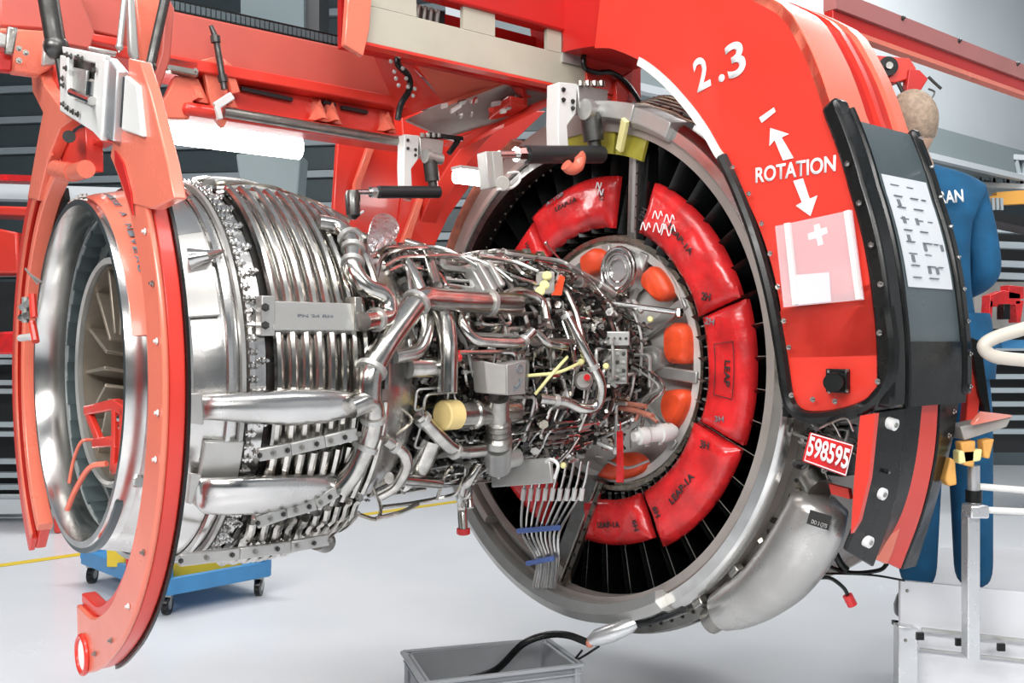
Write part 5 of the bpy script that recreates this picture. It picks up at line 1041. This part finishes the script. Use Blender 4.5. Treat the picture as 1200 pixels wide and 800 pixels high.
# ================================================================== PLATFORM, RAILING, WORKER
PF = thing('work_platform', 'white sheet metal work platform at the lower right, worker standing on it', 'platform', V(2.0, 3.7, 0))
Z0 = CAMZ
dk = D(1055, 680, 3.53)[2]
b = MB(); b.prism([p - zv * .20 + V(0, .02, 0) for p in (D(1055, 680, 3.53), D(1330, 706, 3.33), V(3.6, 5.0, dk), V(2.06, 5.0, dk))], V(0, 0, -.03)); part('deck', b, 'plat', PF)
b = MB(); b.prism([D(1055, 680, 3.530), D(1330, 706, 3.330), D(1330, 850, 3.330), D(1055, 850, 3.530)], V(0, .02, 0)); part('fascia_panel', b, 'plat', PF, bevel=.003)
b = MB(); b.beam(D(1080, 737, 3.480), D(1330, 765, 3.310), .02, .01); b.beam(D(1078, 760, 3.490), D(1330, 788, 3.310), .012, .006); part('fascia_seam', b, 'lite', PF)
b = MB(); b.prism([D(1053, 733, 3.440), D(1076, 736, 3.440), D(1076, 850, 3.440), D(1053, 850, 3.440)], V(0, .05, 0)); lg = part('platform_leg', b, 'alu', PF, bevel=.004); b = MB(); b.prism([D(1052, 731, 3.655), D(1077, 734, 3.655), D(1077, 738, 3.655), D(1052, 736, 3.655)], V(0, .06, 0)); part('leg_cap', b, 'black', lg)
for (x, y) in ((1124, 752), (1173, 758), (1078, 745)): b = MB(); p = D(x, y, 3.380); b.box(p, ((1, 0, 0), (0, 1, 0), (0, 0, 1)), (.013, .006, .013)); part('square_hole', b, 'black', PF)
for (x, y) in ((1063, 692), (1142, 703), (1061, 750), (1143, 754)): put_bolt(D(x, y, 3.380), V(0, -1, 0), .007, PF, 'dull')
b = MB(); b.prism([D(1134, 595, 3.280), D(1149, 596, 3.280), D(1149, 774, 3.280), D(1134, 772, 3.280)], V(0, .05, 0)); ps = part('railing_post', b, 'alu', PF, bevel=.004)
b = MB(); b.prism([D(1134, 770, 3.495), D(1149, 772, 3.495), D(1149, 784, 3.495), D(1134, 783, 3.495)], V(0, .055, 0)); part('post_foot', b, 'shelf', ps)
b = MB(); b.cyl(D(1141, 545, 3.300), D(1141, 600, 3.300), .020, 16); part('post_tube', b, 'alu', ps); b = MB(); b.cyl(D(1141, 574, 3.300), D(1141, 588, 3.300), .027, 16); part('post_band', b, 'black', ps)
b = MB(); b.box(D(1143, 598, 3.280), ((1, 0, 0), (0, 1, 0), (0, 0, 1)), (.032, .035, .022)); part('rail_clamp', b, 'alu', PF, bevel=.006)
for (y0, y1) in ((570, 580), (597, 601)): b = MB(); b.cyl(D(1148, y0, 3.280), D(1330, y1 + 5, 3.180), .012, 12); part('railing_tube', b, 'white', PF)
b = MB(); b.tube(spline([D(x, y, 3.130) for x, y in ((1330, 368), (1230, 378), (1190, 388), (1165, 396), (1153, 405), (1160, 415), (1180, 420), (1240, 424), (1330, 424))], 6), .022, 14); part('handrail_loop', b, 'cream', PF, 'cream white looped handrail'); bpy.data.objects['handrail_loop'].data.materials[0] = M['rail']
b = MB(); b.prism([D(1174, 398, 3.180), D(1200, 398, 3.180), D(1200, 408, 3.180), D(1174, 408, 3.180)], V(0, .1, 0)); solo('blue_box', b, 'blue', 'small blue box seen inside the white handrail loop', 'box')
TT = thing('tool_table', 'small grey and pink tray on padded bracket beside the worker', 'tray', D(1150, 520, 3.230))
b = MB(); b.prism([D(1125, 500, 3.230), D(1186, 488, 3.230), D(1180, 500, 3.230), D(1130, 516, 3.230)], V(0, .1, 0)); part('tray_edge', b, 'grey', TT, bevel=.003)
b = MB(); b.prism([D(1152, 484, 3.280), D(1187, 488, 3.230), D(1140, 498, 3.180), D(1146, 490, 3.230)], V(0, .02, .005)); part('tray_top', b, 'salmon', TT)
for pp, m in (([(1126, 518), (1144, 516), (1142, 548), (1130, 545)], 'orange'), ([(1152, 516), (1166, 514), (1160, 538), (1154, 536)], 'orange'), ([(1124, 528), (1152, 526), (1150, 540), (1124, 544)], 'paleyel'), ([(1114, 536), (1120, 540), (1122, 568), (1112, 570), (1108, 562)], 'orange')): dp('foam_pad', pp, 3.22, m, .05, TT, bev=.006)

# worker: one continuous body, seen from behind
import bmesh
def skin_body(name, J, E, m, label=None, parent=None, levels=2):
    me = bpy.data.meshes.new(name); off = ROOT[parent]; me.from_pydata([tuple(np.array(j[0]) - off) for j in J], E, []); me.update(); o = bpy.data.objects.new(name, me); COL.objects.link(o); o.parent = parent; ROOT[o] = off
    sk = o.modifiers.new('skin', 'SKIN'); sk.use_smooth_shade = True
    for i, j in enumerate(J): me.skin_vertices[0].data[i].radius = j[1] if isinstance(j[1], tuple) else (j[1], j[1])
    me.skin_vertices[0].data[0].use_root = True
    ss = o.modifiers.new('sub', 'SUBSURF'); ss.levels = levels; ss.render_levels = levels; me.materials.append(M[m])
    if label: o['label'] = label
    return o
YP = 3.70; fx = lambda x: D(x, 400, YP)[0]; fz = lambda y: D(600, y, YP)[2]
footz = dk - .20; hx = fx(1108)
PE = thing('person', 'person in blue work jacket and blue trousers standing on the platform, back turned', 'person', V(hx, YP, footz))
def PJ(x, z, dy=0.): return V(x, YP + dy, z)
hz = footz + 1.0; shz = fz(222)
J = [(PJ(hx, hz), (.155, .115)), (PJ(hx - .01, hz + .22), (.135, .10)), (PJ(hx - .03, shz - .16, .01), (.165, .115)), (PJ(hx - .05, shz - .02, .0), (.15, .09)), (PJ(hx - .09, shz + .08, -.01), (.055, .055)),
     (PJ(hx + .10, shz - .03), (.075, .075)), (PJ(hx + .15, shz - .34, -.03), (.062, .062)), (PJ(hx + .06, shz - .42, .22), (.045, .045)),
     (PJ(hx - .24, shz - .03), (.075, .075)), (PJ(hx - .30, shz - .32, .0), (.058, .058)), (PJ(hx - .26, shz - .46, .22), (.043, .043)),
     (PJ(hx + .085, hz - .10), (.095, .095)), (PJ(hx + .10, hz - .48), (.082, .082)), (PJ(hx + .11, hz - .88), (.072, .072)),
     (PJ(hx - .085, hz - .10), (.095, .095)), (PJ(hx - .10, hz - .48), (.082, .082)), (PJ(hx - .11, hz - .88), (.072, .072))]
E_ = [(0, 1), (1, 2), (2, 3), (3, 4), (3, 5), (5, 6), (6, 7), (3, 8), (8, 9), (9, 10), (0, 11), (11, 12), (12, 13), (0, 14), (14, 15), (15, 16)]
skin_body('body', J, E_, 'cloth', 'blue work clothing', PE)
b = MB(); b.loft([[V(hx + sx * .165 * math.cos(a), YP + sx * .13 * math.sin(a), z) for a in np.linspace(0, 2 * PI, 20, endpoint=False)] for z, sx in ((hz - .06, 1.10), (hz + .02, 1.12), (hz + .16, 1.02), (hz + .19, .98))]); part('jacket_hem', b, 'cloth', PE)
hc = PJ(fx(1064), fz(150), -.02); hr = .115
b = MB(); b.sph(hc, hr, 24, (.78, .92, 1.12)); hd = part('head', b, 'skin', PE, sharp=80)
b = MB(); b.sph(hc + V(0, -.012, .018), hr * 1.04, 24, (.80, .90, 1.02)); part('hair', b, 'hair', hd, sharp=80)
b = MB(); b.tube([hc - V(0, -.01, .08), PJ(hx - .09, shz + .02)], [.058, .065], 16); part('neck', b, 'skin', PE)
for sx in (-1, 1): b = MB(); b.sph(hc + V(sx * .092, .0, -.01), .026, 12, (.4, .8, 1.25)); part('ear', b, 'skin', hd)
b = MB(); b.sph(hc + V(0, .11, -.01), .018, 10, (.7, 1, 1.3)); part('nose', b, 'skin', hd)
b = MB()
for sx in (-1, 1): b.sph(hc + V(sx * .032, .098, .015), .012, 8)
part('eye', b, 'white', hd); b = MB(); b.sph(hc + V(0, .10, -.05), .02, 10, (1.2, .4, .35)); part('mouth', b, 'pad', hd)
for (w_, dn) in ((J[7][0], V(-.3, .9, -.1)), (J[10][0], V(.1, .9, -.3))):
    dn = nrm(dn); sd = nrm(np.cross(dn, zv)); b = MB(); b.tube([w_ - dn * .02, w_ + dn * .03, w_ + dn * .09], [.028, .036, .038], 12, sq=.5); h_ = part('hand', b, 'skin', PE)
    for q_ in range(4):
        o_ = (q_ - 1.5) * .019; L_ = (.065, .075, .072, .055)[q_]; p = w_ + dn * .088 + sd * o_; b = MB(); b.tube([p, p + dn * L_ * .5 - zv * .008, p + dn * L_ * .85 - zv * .03], [.0095, .009, .007], 8); part('finger', b, 'skin', h_)
    p = w_ + dn * .03 + sd * .03; b = MB(); b.tube([p, p + sd * .03 + dn * .025, p + sd * .035 + dn * .055], [.012, .011, .008], 8); part('thumb', b, 'skin', h_)
for sx in (-1, 1):
    p = V(hx + sx * .11, YP, footz); b = MB(); b.loft([[p + V(.05 * math.cos(a) * q, .045 + .13 * math.sin(a) * q, z) for a in np.linspace(0, 2 * PI, 16, endpoint=False)] for z, q in ((0, 1), (.03, 1.02), (.07, .85), (.10, .6))]); part('shoe', b, 'black', PE)
yb = YP - .14
text('SAFRAN', V(fx(1076) * yb / YP, yb, CAMZ - (240 - 400) * -1 * -1 * 0 + (400 - 241) / F * yb), V(fx(1129) * yb / YP, yb, (400 - 236) / F * yb + CAMZ), .045, V(0, -1, 0), 'whiteink', PE, 'back_lettering')

# ================================================================== FLOOR OBJECTS
# blue dolly
hz_ = .20
pL, pN, pR = Zf(98, 648, hz_), Zf(195, 684, hz_), Zf(315, 662, hz_); pB = pL + pR - pN
DL = thing('dolly', 'blue four-wheel dolly with raised corner brackets on the floor behind the near arm', 'dolly', (pL + pR) / 2 * V(1, 1, 0))
b = MB(); b.prism([pL, pN, pR, pB], V(0, 0, -.06)); part('deck', b, 'blue', DL, bevel=.008)
for a, c in ((pL, pN), (pN, pR), (pR, pB), (pB, pL)): b = MB(); b.beam(a + zv * -.02, c + zv * -.02, .04, .10); part('deck_rim', b, 'blue', DL, bevel=.005)
for p in (pL, pN, pR, pB):
    c_ = (pL + pR) / 2; q_ = p + (c_ - p) * .03; b = MB(); b.box(q_ + V(0, 0, .06), ((1, 0, 0), (0, 1, 0), (0, 0, 1)), (.03, .03, .09)); part('corner_bracket', b, 'blue', DL, bevel=.005)
    q_ = p + (c_ - p) * .10; b = MB(); b.box(V(q_[0], q_[1], .125), ((1, 0, 0), (0, 1, 0), (0, 0, 1)), (.03, .03, .015)); b.beam(V(q_[0] - .03, q_[1], .12), V(q_[0] - .02, q_[1], .06), .03, .006); b.beam(V(q_[0] + .03, q_[1], .12), V(q_[0] + .02, q_[1], .06), .03, .006); cs = part('caster', b, 'lite', DL)
    b = MB(); b.cyl(V(q_[0] - .018, q_[1], .06), V(q_[0] + .018, q_[1], .06), .06, 22); part('wheel', b, 'black', cs); b = MB(); b.cyl(V(q_[0] - .02, q_[1], .06), V(q_[0] + .02, q_[1], .06), .03, 16); part('wheel_hub', b, 'lite', cs)
b = MB(); q_ = lambda a, c: pL + (pN - pL) * a + (pB - pL) * c
b.prism([q_(.70, .12), q_(.93, .12), q_(.93, .80), q_(.70, .80)], V(0, 0, .10)); solo('yellow_block', b, 'yelpaint', 'yellow painted support block lying on the blue dolly', 'block', bevel=.008)
b = MB(); c_ = Zf(140, 662, hz_); b.box(c_ + V(0, 0, .085), ((1, 0, 0), (0, 1, 0), (0, 0, 1)), (.06, .06, .085)); solo('yellow_post', b, 'yelpaint', 'yellow upright stub at the left end of the blue dolly', 'post', bevel=.008)
b = MB(); c_ = Zf(160, 668, hz_); b.box(c_ + V(0, 0, .08), ((1, 0, 0), (0, 1, 0), (0, 0, 1)), (.05, .05, .08)); solo('red_stub', b, 'pad', 'red stub next to the yellow upright on the blue dolly', 'block', bevel=.008)
# grey crate
CT_ = thing('plastic_crate', 'open grey plastic crate on the floor below the fan', 'crate', V(0, 0, 0))
rz = .32; q4 = [Zf(472, 764, rz), Zf(641, 749, rz), Zf(683, 779, rz), Zf(496, 801, rz)]; cc = sum(q4) / 4; CT_.location = (cc[0], cc[1], 0); ROOT[CT_] = V(cc[0], cc[1], 0)
low = [cc + (p - cc) * .93 - V(0, 0, rz - .0) for p in q4]; inn = [cc + (p - cc) * .93 for p in q4]; lowi = [cc + (p - cc) * .88 - V(0, 0, rz - .02) for p in q4]
for i in range(4):
    j = (i + 1) % 4; b = MB(); b.add([inn[i], inn[j], low[j], low[i], cc + (inn[i] - cc) * .97, cc + (inn[j] - cc) * .97, lowi[j], lowi[i]], [(0, 1, 2, 3), (4, 7, 6, 5), (0, 4, 5, 1), (3, 2, 6, 7), (0, 3, 7, 4), (1, 5, 6, 2)]); part('crate_wall', b, 'crate', CT_)
    b = MB(); b.beam(q4[i], q4[j], .022, .014); b.beam(q4[i] + (cc - q4[i]) * .03 - zv * .035, q4[j] + (cc - q4[j]) * .03 - zv * .035, .02, .008); part('crate_rim', b, 'crate', CT_, bevel=.003)
    b = MB(); b.beam(inn[i], low[i], .03, .03, uv); part('corner_rib', b, 'crate', CT_, bevel=.004)
b = MB(); b.prism(lowi, V(0, 0, -.02)); part('crate_base', b, 'crate', CT_)
# hose with connector
g = [D(548, 796, cc[1] + .08), D(582, 784, cc[1] + .05), D(612, 755, cc[1]), D(640, 744, 4.0), D(665, 744, 3.95), D(690, 753, 3.9)]
HS = thing('drain_hose', 'black hose with green connector dipping into the grey crate', 'hose', D(640, 760, 4.0))
b = MB(); b.tube(spline(g), .015, 12); part('hose_run', b, 'black', HS)
b = MB(); b.tube([D(690, 752, 3.9), D(700, 747, 3.9), D(715, 742, 3.88), D(738, 733, 3.85), D(745, 730, 3.85)], [.018, .034, .036, .03, .018], 14); part('hose_connector', b, 'alu', HS, 'pale green grey connector')
b = MB(); b.tube(spline([D(745, 731, 3.85), D(765, 727, 3.8), D(785, 720, 3.7), D(800, 714, 3.6)]), .014, 10); part('hose_run', b, 'black', HS); b = MB(); b.sph(D(691, 753, 3.9), .02, 10); part('hose_joint', b, 'copper', HS)
b = MB(); b.tube(spline([D(702, 757, 3.9), D(685, 768, 3.95), D(674, 773, 4), D(682, 762, 3.95)]), .005, 7); part('safety_wire', b, 'black', HS)
# loose cables lower right with red plug
b = MB(); b.tube(spline([D(952, 678, 3.4), D(972, 677, 3.4), D(988, 688, 3.4), D(995, 700, 3.4)]), .007, 8); LCB = solo('loose_cable', b, 'black', 'loose black cable end hanging below the tank with a red plug', 'cable')
b = MB(); b.cyl(D(993, 697, 3.4), D(999, 709, 3.4), .018, 10); part('cable_plug', b, 'pad', LCB, 'red plug')
for k, pp in enumerate(([(965, 655), (975, 665), (1000, 671), (1030, 668), (1040, 660)], [(955, 672), (985, 672), (1025, 674), (1060, 680)], [(975, 642), (985, 660), (992, 668)])):
    b = MB(); b.tube(spline([D(x, y, 3.45) for x, y in pp]), (.008, .004, .014)[k], 8); solo('loose_cable', b, 'black', ('thick black cable sagging under the ring straps', 'hair-thin black cable reaching to the platform edge', 'stubby black cable dropping beside the tank')[k], 'cable')
